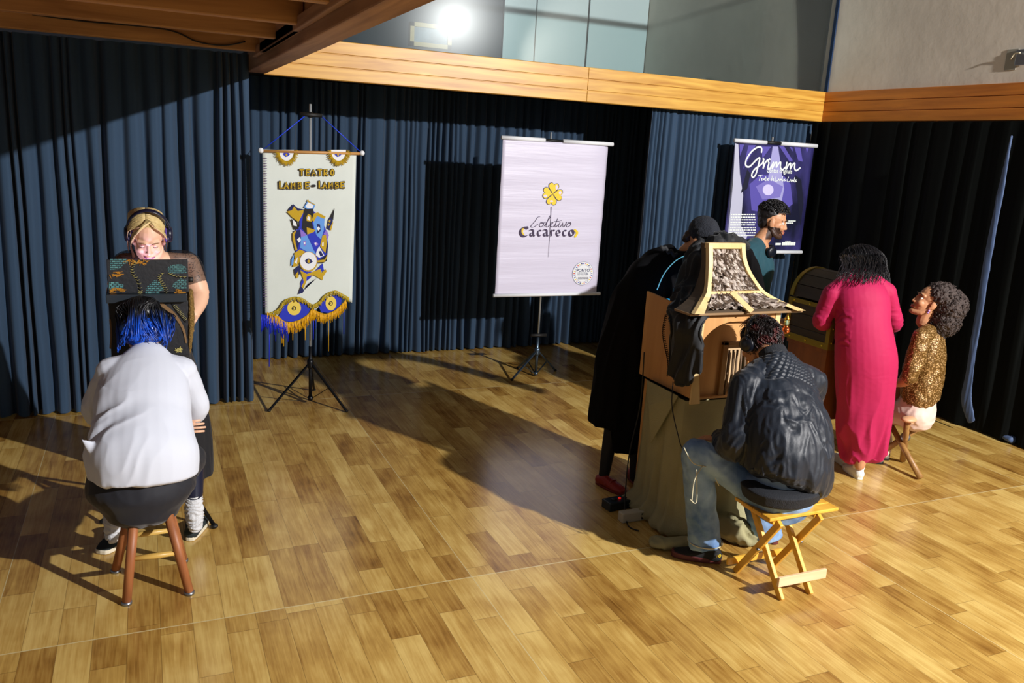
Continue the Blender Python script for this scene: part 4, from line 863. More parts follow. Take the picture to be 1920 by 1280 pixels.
    for k in (0, 1):
        P = [r_[k] + Vector((0, -.034, .004)) for r_ in profs]; s_ = 1 if k == 0 else -1; b = MB(); L_ = []; R_ = []
        for i, p in enumerate(P): L_.append(p); R_.append(p + Vector((s_ * (.062 - .008 * i if i < 5 else .026), 0, 0)))
        for i in range(12): b.add([L_[i], R_[i], R_[i + 1], L_[i + 1], L_[i] + Vector((0, .03, 0)), R_[i] + Vector((0, .03, 0)), R_[i + 1] + Vector((0, .03, 0)), L_[i + 1] + Vector((0, .03, 0))], [(0, 1, 2, 3), (7, 6, 5, 4), (0, 3, 7, 4), (1, 5, 6, 2)])
        b.build('barge_board', md, t)
    mp0, mp1 = profs[4][0], profs[4][1]; MB().box((mp0.x + .02, mp0.y - .034, mp0.z - .008), (mp1.x - .01, mp0.y - .01, mp0.z + .006)).build('mid_strip', md, t)
    tp = profs[12]; MB().box((tp[0].x, tp[0].y - .036, tp[0].z - .026), (tp[1].x, tp[0].y + .004, tp[0].z + .006)).build('ridge_board', md, t, bevel=.004)
    mid0, mid1 = profs[4][0], profs[4][1]; c0 = mid0.lerp(mid1, .42); c1 = profs[0][0].lerp(profs[0][1], .50)
    MB().bar(c0 + Vector((0, -.034, 0)), c1 + Vector((0, -.030, .006)), .034, .012, (0, -1, .4)).build('hip_strip', md, t)
    # curled shavings
    b = MB(); rnd = random.Random(5)
    def lerpring(v): 
        f = v * 12; i = min(11, int(f)); q = f - i; return [a.lerp(c, q) for a, c in zip(profs[i], profs[i + 1])]
    def shingle(v, u, face, w_, L_):
        r1 = lerpring(v); r2 = lerpring(min(1, v + .08)); a, c = (r1[0], r1[1]) if face == 0 else ((r1[3], r1[0]) if face == 1 else (r1[1], r1[2])); a2, c2 = (r2[0], r2[1]) if face == 0 else ((r2[3], r2[0]) if face == 1 else (r2[1], r2[2]))
        p = a.lerp(c, u); up = (a2.lerp(c2, u) - p).normalized(); sd = (c - a).normalized(); nn = sd.cross(up).normalized()
        ang = rnd.uniform(-.6, .6); sd2 = (sd * math.cos(ang) + up * math.sin(ang)); up2 = (up * math.cos(ang) - sd * math.sin(ang)); lift = rnd.uniform(.5, 1.3); cu = rnd.uniform(.6, 1.35) * rnd.choice((1, -1, -1)); n5 = 7; V = []
        for j in (0, 1):
            o = p + up2 * (L_ * j) + nn * (.002 + (1 - j) * L_ * lift * .30)
            for i in range(n5):
                th = (i / (n5 - 1) - .5) * PI * abs(cu); V.append(o + sd2 * (math.sin(th) * w_ * .5) + nn * ((1 - math.cos(th)) * w_ * .5 * (1 if cu < 0 else -1) + (w_ * .5 if cu > 0 else 0)))
        V2 = [v_ + nn * .0015 for v_ in V]; F = [(i, i + 1, n5 + i + 1, n5 + i) for i in range(n5 - 1)]; F += [(2 * n5 + b_, 2 * n5 + a_, 2 * n5 + d_, 2 * n5 + c_) for a_, b_, c_, d_ in [(i, i + 1, n5 + i + 1, n5 + i) for i in range(n5 - 1)]]; F += [(i + 1, i, 2 * n5 + i, 2 * n5 + i + 1) for i in range(n5 - 1)]
        b.add(V + V2, F)
    for rows, v0, v1, per in ((11, .37, .85, 12), (6, .02, .32, 20)):
        for rr in range(rows):
            v = v1 + (v0 - v1) * rr / (rows - 1)
            for k in range(per):
                u = .14 + .72 * (k + .5 + rnd.uniform(-.3, .3)) / per; wd_ = (lerpring(v)[1] - lerpring(v)[0]).length / per
                shingle(v, u, 0, wd_ * 1.15, rnd.uniform(.035, .055))
    b.build('shingles', mat('curled_bark_shingle', (196, 186, 176), .7, var=.45, vscale=30, rgb2=(120, 100, 88)), t)
    # lit inside at the back edge
    MB().box((X0 + .02, Yk - .20, Zt - .05), (X0 + .2, Yk - .02, Zt - .045)).build('inner_screen', mat('cyan_glow', (40, 190, 255), .5, emit=1.6), t)
    MB().box((X0 + .09, Yk - .20, Zt - .044), (X0 + .2, Yk - .14, Zt - .04)).build('inner_screen_edge', mat('violet_glow2', (200, 80, 255), .5, emit=2.0), t)
    # table under the burlap
    for x, y in ((X0 + .03, Yf + .03), (X1 - .05, Yf + .03), (X0 + .03, Yk - .05), (X1 - .05, Yk - .05)): MB().box((x, y, 0), (x + .03, y + .03, Z0)).build('stand_leg', m, t)
    return X0, X1, Yf, Yk, Z0
HB = puppet_house()
X0, X1, Yf, Yk, Z0 = HB
M_jute = mat('green_grey_burlap', (176, 170, 128), .9, bump=.8, bscale=420, var=.12, vscale=6)
b = MB()   # cloth wrapped round the stand: closed skirt with folds
ring = []; N_ = 96
def cloth_section(z, k):
    out = []; fl_ = .015 * k + (.03 * max(0, (k - .85) / .15))
    x0, x1, y0, y1 = X0 - .015 - fl_ * 1.6, X1 + .012 + fl_, Yf - .006 - fl_ * 1.2, Yk - .10 + fl_
    per = [(x0, y0), (x1, y0), (x1, y1), (x0, y1)]; cum = []
    for i in range(N_):
        u = i / N_ * 4; s_ = int(u); q = u - s_; a = per[s_]; c = per[(s_ + 1) % 4]; x = a[0] + (c[0] - a[0]) * q; y = a[1] + (c[1] - a[1]) * q
        cx, cy = (x0 + x1) / 2, (y0 + y1) / 2; d = Vector((x - cx, y - cy, 0)).normalized(); w_ = (.028 * k + .004) * noise.noise(Vector((i * .32, z * 1.3, 2))) + .012 * k * noise.noise(Vector((i * .9, z * 2, 7)))
        p = Vector((x, y, z)) + d * (w_ * 1.6 - .015 * (1 - k) * 0); r_ = Vector((cx, cy, z)); p = p + (r_ - p) * (.05 * (abs(q - .0) < .02)); out.append(p)
    return out
levels = [(Z0 - .005, 0), (.70, .1), (.58, .25), (.45, .4), (.32, .55), (.20, .72), (.12, .85), (.07, .95), (.035, 1.05), (.008, .98)]
V = []; F = []
for z, k in levels: V += cloth_section(z, k)
for j in range(len(levels) - 1):
    for i in range(N_): F.append((j * N_ + i, j * N_ + (i + 1) % N_, (j + 1) * N_ + (i + 1) % N_, (j + 1) * N_ + i))
mm = bpy.data.meshes.new('cloth'); mm.from_pydata([tuple(v) for v in V], [], F); mm.update()
t = empty('burlap_cloth', (2.95, 3.8, 0), 'olive grey burlap cloth wrapped to the floor beneath the plywood house', 'cloth')
link_mesh('wrap', mm, M_jute, t, True)
b = MB(); b.loft([(fl(1225, 1015, .03), .05, .03), (fl(1265, 1018, .035), .05, .035), (fl(1310, 1012, .03), .05, .03)], (0, 1, 0), 12, 5); organ('floor_roll', b, M_jute, t, .010, 3, folds(.012, 14, 1, 2))
b = MB(); b.loft([(fl(1340, 975, .05), .07, .05), (fl(1375, 990, .07), .08, .07), (fl(1402, 1005, .05), .07, .05), (fl(1420, 1015, .03), .04, .03)], (.6, .8, 0), 12, 5); organ('heaped_fold', b, M_jute, t, .010, 2, folds(.03, 12, 1, 5))
# diagonal flap pinned on the side
A_ = ax(1214, 712, X0 - .03); B_ = ax(1272, 742, X0 - .03); C_ = ax(1222, 830, X0 - .05); D_ = ax(1218, 760, X0 - .06)
b = MB(); b.prism([A_, B_, C_, D_], (-.006, 0, 0)); b.build('pinned_flap', M_jute, t)
# lantern hanging off the eave
hk = at(1478, 582, Yf - .03)
t = empty('hanging_lantern', hk - Vector((0, 0, .15)), 'tiny brass lantern with a copper ball hanging from the roof corner', 'lantern')
M_brass = mat('brass', (190, 150, 60), .25, .9); M_cop = mat('copper', (210, 110, 60), .2, .95)
z = hk.z
MB().tube(smoothpath([(hk.x, hk.y, z + .002), (hk.x + .006, hk.y, z - .008), (hk.x, hk.y, z - .016)], 4), .0018, 6).build('hook', M_brass, t, True)
MB().lathe((hk.x, hk.y, z - .05), [(.018, 0), (.014, .008), (.006, .02), (.003, .034)], 14).build('cap', M_brass, t, True)
MB().lathe((hk.x, hk.y, z - .085), [(.011, 0), (.013, .015), (.011, .034)], 14).build('glass', mat('lantern_glass', (150, 170, 140), .1), t, True)
b = MB()
for k in range(4): a = k * PI / 2; b.tube([(hk.x + .014 * math.cos(a), hk.y + .014 * math.sin(a), z - .088), (hk.x + .014 * math.cos(a), hk.y + .014 * math.sin(a), z - .048)], .0013, 5)
b.build('cage', M_brass, t, True)
MB().ball((hk.x, hk.y, z - .112), (.024, .024, .022)).build('ball', M_cop, t, True); MB().lathe((hk.x, hk.y, z - .094), [(.016, 0), (.008, .01)], 12).build('collar', M_cop, t, True)

# ================================================================= TRUNK
def trunk():
    X0, X1, Y0, Y1, Z0 = 4.25, 4.66, 4.16, 4.58, .87; Zl = 1.17
    t = empty('treasure_chest', ((X0 + X1) / 2, (Y0 + Y1) / 2, Z0), 'dark brown domed treasure chest with brass corners on a brown stand', 'chest')
    m = wood('dark_chest_wood', (40, 30, 14), (62, 48, 24), 'Y', .8, .55); br = mat('aged_brass', (150, 132, 44), .4, .5)
    b = MB()
    for k in range(3): b.box((X0, Y0, Z0 + k * .10 + .003), (X1, Y1, Z0 + (k + 1) * .10 - .003))
    b.box((X0 + .006, Y0 + .006, Z0), (X1 - .006, Y1 - .006, Zl)); b.build('body', m, t, bevel=.004)
    xc = (X0 + X1) / 2; rr = (X1 - X0) / 2; hh = .20; b = MB(); n_ = 7
    for k in range(n_):
        a0 = PI - PI * (k + .02) / n_; a1 = PI - PI * (k + .98) / n_; q = [(xc + rr * math.cos(a0), Zl + .012 + hh * math.sin(a0)), (xc + rr * math.cos(a1), Zl + .012 + hh * math.sin(a1)), (xc + (rr - .02) * math.cos(a1), Zl + .012 + (hh - .02) * math.sin(a1)), (xc + (rr - .02) * math.cos(a0), Zl + .012 + (hh - .02) * math.sin(a0))]
        b.prism([(x, Y0, z) for x, z in q], (0, Y1 - Y0, 0))
    for yy in (Y0 + .002, Y1 - .014): b.prism([(xc + (rr - .012) * math.cos(PI - PI * k / 20), yy, Zl + .012 + (hh - .012) * math.sin(PI * k / 20)) for k in range(21)], (0, .012, 0))
    ld_ = b.build('lid', m, t, bevel=.003)
    n2 = 14
    for yy in (Y0 - .004, Y1 - .03):
        b = MB()
        for k in range(n2):
            a0 = PI - PI * k / n2; a1 = PI - PI * (k + 1) / n2; q = [(xc + (rr + .005) * math.cos(a0), Zl + .012 + (hh + .005) * math.sin(a0)), (xc + (rr + .005) * math.cos(a1), Zl + .012 + (hh + .005) * math.sin(a1)), (xc + (rr - .03) * math.cos(a1), Zl + .012 + (hh - .03) * math.sin(a1)), (xc + (rr - .03) * math.cos(a0), Zl + .012 + (hh - .03) * math.sin(a0))]
            b.prism([(x, yy, z) for x, z in q], (0, .034, 0))
        b.build('brass_band', br, ld_)
    for (xa, xb, ya, yb, za, zb_) in ((X0 - .005, X0 + .04, Y0 - .005, Y0 + .03, Z0, Zl), (X1 - .04, X1 + .005, Y0 - .005, Y0 + .03, Z0, Zl), (X0 - .005, X0 + .03, Y1 - .03, Y1 + .005, Z0, Zl)): MB().box((xa, ya, za), (xb, yb, zb_)).build('corner_brace', br, t, bevel=.002)
    MB().box((X0 - .006, Y0 - .006, Z0), (X1 + .006, Y1 + .006, Z0 + .045)).build('lower_band', br, t, bevel=.002)
    MB().box((X0 - .006, Y0 - .006, Zl - .03), (X1 + .006, Y1 + .006, Zl)).build('rim_band', br, t, bevel=.002)
    st = mat('bright_stud', (214, 196, 60), .25, .8)
    for y in (Y0 + .05, (Y0 + Y1) / 2, Y1 - .05):
        for z in (Z0 + .022, Zl - .015): MB().ball((X0 - .007, y, z), .008, n=10, m=6).build('stud', st, t, True)
    for z in (Z0 + .05, Z0 + .15, Z0 + .25): MB().ball((X0 + .02, Y0 - .008, z), .007, n=10, m=6).build('stud', st, t, True)
    t2 = empty('chest_stand', ((X0 + X1) / 2, (Y0 + Y1) / 2, 0), 'brown wooden stand carrying the domed treasure chest', 'stand')
    m2 = wood('stand_brown', (110, 62, 26), (140, 84, 40), 'Z', .7, .5)
    MB().box((X0 + .01, Y0 + .01, Z0 - .03), (X1 - .01, Y1 - .01, Z0)).build('top', m2, t2, bevel=.003)
    MB().box((X0 + .02, Y0 + .02, .35), (X1 - .02, Y1 - .02, Z0 - .03)).build('cabinet', m2, t2, bevel=.003)
    for x in (X0 + .02, X1 - .06):
        for y in (Y0 + .02, Y1 - .06): MB().box((x, y, 0), (x + .04, y + .04, .35)).build('leg', m2, t2, bevel=.003)
trunk()

# ================================================================= SMALL THINGS ON THE FLOOR
def strip(name, a, b_, w_, h_, m, label):
    a = Vector(a); b_ = Vector(b_); t = empty(name, (a + b_) / 2, label, 'power strip', 'power strips on the floor'); a.z = b_.z = h_ / 2
    MB().bar(a, b_, w_, h_).build('housing', m, t, bevel=.006); return t, a, b_, (b_ - a).normalized()
a, c = fl(1135, 955), fl(1222, 938)
t, a, c, d = strip('power_strip', a, c, .09, .055, mat('black_plastic', (20, 34, 40), .35), 'black power strip with small red lights beside the burlap')
for k in range(3): MB().lathe(a + d * (.06 + k * .09) + Vector((0, 0, .0275)), [(.018, 0), (.018, .004), (.010, .006)], 14).build('socket', M_rub, t, True)
for k in range(2): MB().box(tuple(a + d * (.10 + k * .12) + Vector((-.006, -.006, .027))), tuple(a + d * (.10 + k * .12) + Vector((.006, .006, .036)))).build('red_switch', mat('red_switch', (220, 40, 30), .4, emit=.6), t)
a, c = fl(1162, 978), fl(1215, 970)
t, a, c, d = strip('power_strip', a, c, .055, .06, mat('beige_plastic', (186, 180, 160), .5), 'beige power strip in front of the black one')
MB().bar(a + d * .13 + Vector((.0, -.029, 0)), a + d * .20 + Vector((0, -.029, 0)), .004, .036).build('socket', M_rub, t)
b = MB(); b.tube(smoothpath([ax(1262, 715, 2.62), ax(1260, 760, 2.60), ax(1270, 810, 2.58), at(1283, 845, 3.40), at(1320, 864, 3.3), at(1362, 850, 3.2)]), .0028, 6); 
tag(b.build('headphone_cable', M_wire, smooth=True, base=ax(1262, 715, 2.62)), 'thin black cable hanging from the veil across the jeans knee', 'cable')
b = MB(); b.tube(smoothpath([at(1208, 660, 4.0), at(1200, 760, 4.02), at(1180, 850, 4.0), at(1172, 930, 3.95), fl(1172, 955, .03), fl(1178, 985, .006), fl(1198, 995, .006)]), .004, 6)
tag(b.build('power_cable', M_wire, smooth=True, base=fl(1178, 985)), 'black power cable running down to the power strips', 'cable')
b = MB(); P = [ax(1290, 476, 2.72), ax(1262, 490, 2.68), ax(1243, 515, 2.68), ax(1231, 545, 2.69)]
P = [at(1292, 476, 4.0), at(1268, 488, 4.05), at(1246, 512, 4.08), at(1232, 543, 4.10)]
b.tube(smoothpath(P), .0032, 6); me_o = b.build('light_wire', mat('wire_glow', (120, 200, 225), .4, emit=.5), smooth=True, base=P[-1]); tag(me_o, 'thin glowing wire curving from the veiled face to the plywood box', 'wire')
# ================================================================= PEOPLE
def frame(f, up=(0, 0, 1)):
    f = Vector(f).normalized(); r = f.cross(Vector(up)).normalized(); u = r.cross(f)
    return Matrix(((r.x, f.x, u.x), (r.y, f.y, u.y), (r.z, f.z, u.z)))
def place(mb, c, R, s=1.0):
    mb.v = [Vector(c) + R @ (v * s) for v in mb.v]; return mb
def head_mesh(c, R, s=1.0, ears=True, beard=False, open_smile=False):
    b = MB()
    b.ball((0, -.012, .03), (.075, .096, .086)); b.ball((0, .028, -.028), (.060, .062, .078)); b.ball((0, .070, -.097), .020)
    for q in (-1, 1):
        b.limb([((q * .056, -.005, -.045), .018), ((q * .046, .030, -.085), .018), ((q * .015, .068, -.100), .018)], 10, 3)
        b.ball((q * .036, .058, -.032), (.024, .026, .024)); b.ball((q * .011, .091, -.038), .0080)
        if ears:
            b.ball((q * .077, -.006, -.010), (.009, .019, .031)); b.ball((q * .074, .004, -.035), (.007, .010, .012))
    b.limb([((0, .084, .012), .007), ((0, .093, -.015), .008), ((0, .099, -.034), .0105)], 10, 4)
    b.limb([((-.046, .066, .020), .010), ((-.02, .082, .021), .011), ((0, .083, .018), .009), ((.02, .082, .021), .011), ((.046, .066, .020), .010)], 10, 3)
    b.limb([((-.022, .080, -.068), .008), ((0, .090, -.066), .010), ((.022, .080, -.068), .008)], 8, 3)
    b.limb([((0, -.022, -.055), .052), ((0, -.03, -.13), .05)], 14, 3)
    me = remesh(b, .0034, 3)
    for v in me.vertices:
        p = v.co
        for q in (-1, 1):
            d = (p - Vector((q * .031, .086, .002))).length
            if d < .04: p.y -= .010 * math.exp(-(d / .013) ** 2)
        d = abs(p.z + .068)
        if p.y > .06 and abs(p.x) < .03 and d < .006: p.y -= .004 * (1 - d / .006)
    me.transform(Matrix.Translation(Vector(c)) @ R.to_4x4() @ Matrix.Diagonal((s, s, s, 1)))
    return me
M_eye = mat('eye_white', (230, 226, 220), .2); M_iris = mat('dark_iris', (40, 24, 14), .15); M_lash = mat('lash_black', (16, 12, 12), .6)
def face_bits(root, c, R, s, skin, lip, brow, closed=False, smile=False, parts=True):
    for q in (-1, 1):
        e = MB().ball((q * .031, .070, .000), .0125, n=14, m=10); place(e, c, R, s); o = e.build('eye', M_eye, root, True)
        i = MB().ball((q * .031, .0795, -.001 if not closed else -.004), (.0055, .0035, .0055), n=12, m=8); place(i, c, R, s); i.build('iris', M_iris, o, True)
        l = MB()
        n = 10; V = []; F = []
        for j in range(6):
            for k in range(n):
                el = math.radians((80 - j * (16 if not closed else 22))); az = math.radians(-70 + 140 * k / (n - 1)); r = .0138
                V.append(Vector((q * .031 + r * math.sin(az) * math.cos(el), .070 + r * math.cos(az) * math.cos(el), r * math.sin(el))))
        for j in range(5):
            for k in range(n - 1): F.append((j * n + k, j * n + k + 1, (j + 1) * n + k + 1, (j + 1) * n + k))
        l.add(V, F); ls = MB(); ls.v = list(V[5 * n:6 * n]); lid = [v.copy() for v in V[5 * n:6 * n]]
        place(l, c, R, s); l.build('eyelid', skin, root, True)
        t = MB().tube([v + Vector((0, .0006, 0)) for v in lid], .0014, 5); place(t, c, R, s); t.build('eyelash', M_lash, root, True)
        w = MB().tube(smoothpath([(q * .014, .0945, .020), (q * .030, .0945, .027), (q * .050, .080, .021)], 4), [.0022, .003, .0034, .0036, .0036, .003, .0026, .002, .0014], 6); place(w, c, R, s); w.build('eyebrow', brow, root, True)
    m = MB()
    up = .004 if smile else 0
    if smile:
        th = MB().loft([((-.020, .080, -.063), .003, .003), ((0, .0895, -.069), .006, .005), ((.020, .080, -.063), .003, .003)], (0, 0, 1), 8, 4); place(th, c, R, s); th.build('teeth', M_wf, root, True)
    m.loft([((-.025, .083, -.065 + up * 2), .002, .003), ((-.01, .092, -.0635 + up), .0035, .004), ((0, .094, -.0645 + up), .003, .004), ((.01, .092, -.0635 + up), .0035, .004), ((.025, .083, -.065 + up * 2), .002, .003)], (0, 0, 1), 8, 4)
    m.loft([((-.024, .084, -.067 + up), .002, .003), ((0, .091, -.0745 - up * .6), .0045, .0045), ((.024, .084, -.067 + up), .002, .003)], (0, 0, 1), 8, 4); place(m, c, R, s); m.build('lips', lip, root, True)
def headphones(c, R, s, label, m1, m2, down=False, glow=None):
    t = empty('headphones', c, label, 'headphones', None)
    b = MB(); pts = []
    for k in range(17):
        a = PI * k / 16; pts.append(Vector((.092 * math.cos(a), 0, .118 * math.sin(a))))
    b.loft([(p, .012, .005) for p in pts], (0, 1, 0), 10, 2, .5); place(b, c, R, s); b.build('headband', m1, t, True)
    for q in (-1, 1):
        RR = Matrix.Rotation(PI / 2, 3, 'Y'); b = MB(); b.lathe((q * .088 - .012, 0, -.012), [(.020, -.004), (.036, 0), (.038, .008), (.036, .020), (.028, .026), (.010, .028)] if q > 0 else [(.010, -.004), (.028, -.002), (.036, .004), (.038, .016), (.036, .024), (.020, .028)], 24, RR); place(b, c, R, s); o = b.build('ear_cup', m1, t, True)
        b = MB(); b.lathe((q * .076 - .006, 0, -.012), [(.030, 0), (.036, .004), (.036, .010), (.030, .013)], 20, RR); place(b, c, R, s); b.build('ear_cushion', m2, t, True)
    return t
def hand_mesh(wrist, R, curl=.4, s=1.0, thumb=1, spread=1.0):
    b = MB(); b.loft([((0, -.03, 0), .024, .018), ((0, .01, 0), .030, .016), ((0, .05, -.002), .040, .014), ((0, .085, -.002), .038, .012)], (1, 0, 0), 14, 4, .6)
    for i, (x, L) in enumerate(((.030, .072), (.010, .082), (-.010, .076), (-.029, .058))):
        p = Vector((x * thumb, .085, 0)); a = 0; pts = [(p - Vector((0, .02, 0)), .0095)]; d = Vector((0, 1, 0)); dev = (x * 2.2) * spread * thumb
        for k, f in enumerate((.45, .30, .25)):
            a += curl * (.8 + .12 * i) if k else curl * .6; d = Vector((dev, math.cos(a), -math.sin(a))).normalized(); p = p + d * L * f; pts.append((p, .0090 - .0009 * (k + 1)))
        b.limb(pts, 10, 3)
    b.limb([((.024 * thumb, .02, -.004), .013), ((.050 * thumb, .050, -.014), .0105), ((.058 * thumb, .082, -.026), .0085)], 10, 4)
    me = remesh(b, .0026, 2); me.transform(Matrix.Translation(Vector(wrist)) @ R.to_4x4() @ Matrix.Diagonal((s, s, s, 1))); return me
def body(root, mb, meshes, skin, voxel=.007, it=5, col=None):
    me = remesh(mb, voxel, it); bm = bmesh.new(); bm.from_mesh(me)
    for m_ in meshes: bm.from_mesh(m_)
    bm.to_mesh(me); bm.free()
    if col:
        a = me.color_attributes.new('Col', 'FLOAT_COLOR', 'POINT')
        for i, v in enumerate(me.vertices): a.data[i].color = (*lin(col(v.co)), 1)
    o = link_mesh('body', me, skin, root, True); return o
def shoe(root, heel, toe, w, m_up, m_sole, h=.085, low=False, label=None, m_extra=None, sole_h=.022, name='shoe'):
    heel = Vector(heel); toe = Vector(toe); z = heel.z; d = (toe - heel); d.z = 0; L = d.length; d.normalize(); s = Vector((d.y, -d.x, 0)); P = lambda t, k, zz: heel + d * (t * L) + s * (k * w) + Vector((0, 0, zz))
    b = MB(); pts = []
    for k in range(24):
        a = 2 * PI * k / 24; t = .5 - .5 * math.cos(a); ww = (.36 + .16 * min(1, max(0, (t - .15) / .5)) - .05 * (1 - abs(2 * t - 1))) * math.copysign(abs(math.sin(a)) ** .55, math.sin(a)); pts.append(P(t, ww, 0.001))
    b.prism(pts, (0, 0, sole_h)); so = b.build(name, m_up if False else m_sole, root, bevel=.004)
    so.name = name + '_sole' if False else 'sole'
    b = MB(); b.loft([(P(.10, 0, .035), .34 * w, .035), (P(.28, 0, .040), .37 * w, .040 if low else .05), (P(.5, 0, .034), .42 * w, .034), (P(.75, 0, .024), .45 * w, .024), (P(.92, 0, .019), .36 * w, .017)], s, 16, 5, .8)
    if not low: b.loft([(P(.22, 0, .05), .32 * w, .045), (P(.18, 0, h + .01), .30 * w, .045)], s, 14, 4, .3)
    o = organ('shoe', b, m_up, root, .005, 3)
    if label: o['label'] = label
    return o, P
def strandtubes(b, roots, dirfn, L, n, r, seg=9, taper=.3):
    for _ in range(n):
        p = roots(); pts = [p]; rr = [r]; l = L() if callable(L) else L; q = p.copy(); vel = None
        for k in range(seg):
            q = q + dirfn(q, k / seg, p) * (l / seg); pts.append(q.copy()); rr.append(r * (1 - (1 - taper) * (k + 1) / seg))
        b.tube(pts, rr, 4)
    return b
def gown(name, secs, side, m, root, amp=.008, sc=9, zs=.3, o=0, voxel=.008, it=5, extra=None, col=None, n=28, b=None, cap=.25):
    b = b or MB(); b.loft(secs, side, n, 6, cap); return organ(name, b, m, root, voxel, it, folds(amp, sc, zs, o), col, extra)
SK1 = mat('skin_fair', (226, 180, 150), .5, var=.06, vscale=30); SK2 = mat('skin_tan', (196, 140, 100), .5, var=.08, vscale=30)
SKA = mat('skin_bearded', (196, 140, 100), .5, attr=True)
LIP = mat('lip_rose', (170, 84, 84), .4); LIPP = mat('lip_violet', (140, 60, 120), .35)

# ---------------------------------------------------------------- P1 blonde woman behind the black box
def p_blonde():
    base = Vector((.13, 5.12, 0)); root = empty('person', base, 'blonde person in black dotted dress and headphones bending over the black painted box', 'person')
    hc = at(279, 444, 4.66); R = frame((-.02, -.87, -.50)); s = 1.0
    nk = at(292, 482, 4.80); ch = at(296, 545, 4.90); wa = at(300, 640, 5.04); hip = at(300, 705, 5.12)
    shL = at(234, 494, 4.84); shR = at(354, 494, 4.84); elR = at(373, 556, 4.76); wrR = at(362, 590, 4.62); elL = at(218, 550, 4.76); wrL = at(222, 590, 4.60)
    b = MB(); b.loft([(hip, .17, .12), (wa, .15, .11), (ch, .17, .12), (nk + Vector((0, .02, -.05)), .16, .09)], (1, 0, 0), 20, 5); b.limb([(nk, .055), (hc + Vector((0, .03, -.03)), .05)])
    b.limb([(shR, .058), (shR.lerp(elR, .5), .062), (elR, .056), (wrR, .034)]); b.limb([(shL, .058), (shL.lerp(elL, .5), .058), (elL, .050), (wrL, .034)])
    b.limb([(nk + Vector((-.02, 0, -.02)), .055), (shR, .055)]); b.limb([(nk + Vector((.02, 0, -.02)), .055), (shL, .055)])
    for q in (-1, 1): b.limb([(hip + Vector((q * .06, 0, 0)), .06), (Vector((hip.x + .03 + q * .06, 5.18, .45)), .045), (Vector((hip.x + .06 + q * .07, 5.20, .06)), .035)])
    body(root, b, [head_mesh(hc, R, s), hand_mesh(wrR, frame((wrR - elR) + Vector((-.05, -.1, 0)), (0, 0, 1)), .5, .95, 1), hand_mesh(wrL, frame((wrL - elL) + Vector((.05, -.1, 0)), (0, 0, 1)), .5, .95, -1)], SK1)
    face_bits(root, hc, R, s, SK1, LIPP, mat('brow_light_brown', (130, 96, 60), .7), closed=True)
    M_dr = mat('black_dress_cloth', (16, 18, 26), .8, sheen=.2)
    gown('dress', [(at(340, 888, 5.24) + Vector((-.05, 0, .01)), .24, .22), (at(328, 800, 5.2), .205, .19), (at(310, 712, 5.12), .19, .165), (wa, .165, .14), (ch, .185, .14), (at(294, 508, 4.86), .15, .10)], (1, 0, 0), M_dr, root, .014, 7, .22)
    # sheer dotted sleeves and yoke
    M_sh = bpy.data.materials.new('sheer_dotted_mesh'); M_sh.use_nodes = True; nt = M_sh.node_tree; vo = nt.nodes.new('ShaderNodeTexVoronoi'); vo.inputs['Scale'].default_value = 105; tc = nt.nodes.new('ShaderNodeTexCoord'); nt.links.new(tc.outputs['Object'], vo.inputs['Vector'])
    th = nmath(nt, 'LESS_THAN', vo.outputs['Distance'], .27); al = nmath(nt, 'MAXIMUM', nmath(nt, 'MULTIPLY', th, .95), .52); bs = nt.nodes['Principled BSDF']; bs.inputs['Base Color'].default_value = (.012, .010, .012, 1); nt.links.new(al, bs.inputs['Alpha'])
    for s0, e0 in ((shR, elR), (shL, elL)):
        b = MB(); b.limb([(s0 + (nk - s0) * .45, .061), (s0, .065), (s0.lerp(e0, .5), .068)], 16, 5); organ('sleeve', b, M_sh, root, .008, 3)
    # hair: parted bob
    hair = mat('blonde_hair', (196, 168, 112), .45, attr=True)
    W = lambda x, y, z: hc + R @ Vector((x, y, z))
    b = MB(); b.ball((0, -.036, .042), (.083, .092, .088)); b.ball((0, -.055, -.03), (.068, .05, .07)); place(b, hc, R, s)
    ex = MB(); rnd = random.Random(3)
    for k in range(420):
        a = rnd.uniform(-1, 1); px_ = .012; y0 = rnd.uniform(-.10, .052); z0 = .132 - .9 * (y0 + .03) ** 2 * 6; sd = 1 if rnd.random() < .55 else -1
        pts = []; rr = []
        for j in range(10):
            t = j / 9; an = t * 1.75; x = px_ + sd * (.088 * math.sin(min(an, 1.57))); z = .025 + (z0 - .025) * math.cos(min(an, 1.57)) - max(0, t - .72) * .42 * (1.0 if y0 < .03 else .8); y = y0 - t * .035 + .006 * math.sin(t * 9 + k)
            w_ = 1 + .03 * rnd.random(); 
            if y0 > .05 and sd > 0: y -= .0 ; x = px_ + sd * .075 * math.sin(min(an, 1.57))
            pts.append(W(x * w_, y, z)); rr.append(.0030 * (1 - .6 * t))
        ex.tube(pts, rr, 4)
    for k in range(90):
        o_ = rnd.uniform(0, 1); q1 = W(-.015 + .02 * o_, .046 - .02 * o_, .128); q2 = W(.035, .070 + .012 * rnd.random(), .098 + .012 * rnd.random()); q3 = W(.070 + .006 * rnd.random(), .062 - .02 * o_, .03 + .02 * o_); q4 = W(.086, .03 - .02 * o_, -.04); q5 = W(.082 - .01 * o_, .02, -.10 - .02 * rnd.random())
        ex.tube(smoothpath([q1, q2, q3, q4, q5], 3), [.0032 - .00014 * j for j in range(13)], 4)
        q2 = W(-.045, .060 + .010 * rnd.random(), .098); q3 = W(-.078, .045 - .02 * o_, .04); q4 = W(-.088, .01, -.03); q5 = W(-.08, .0, -.09)
        ex.tube(smoothpath([q1, q2, q3, q4, q5], 3), [.0032 - .00014 * j for j in range(13)], 4)
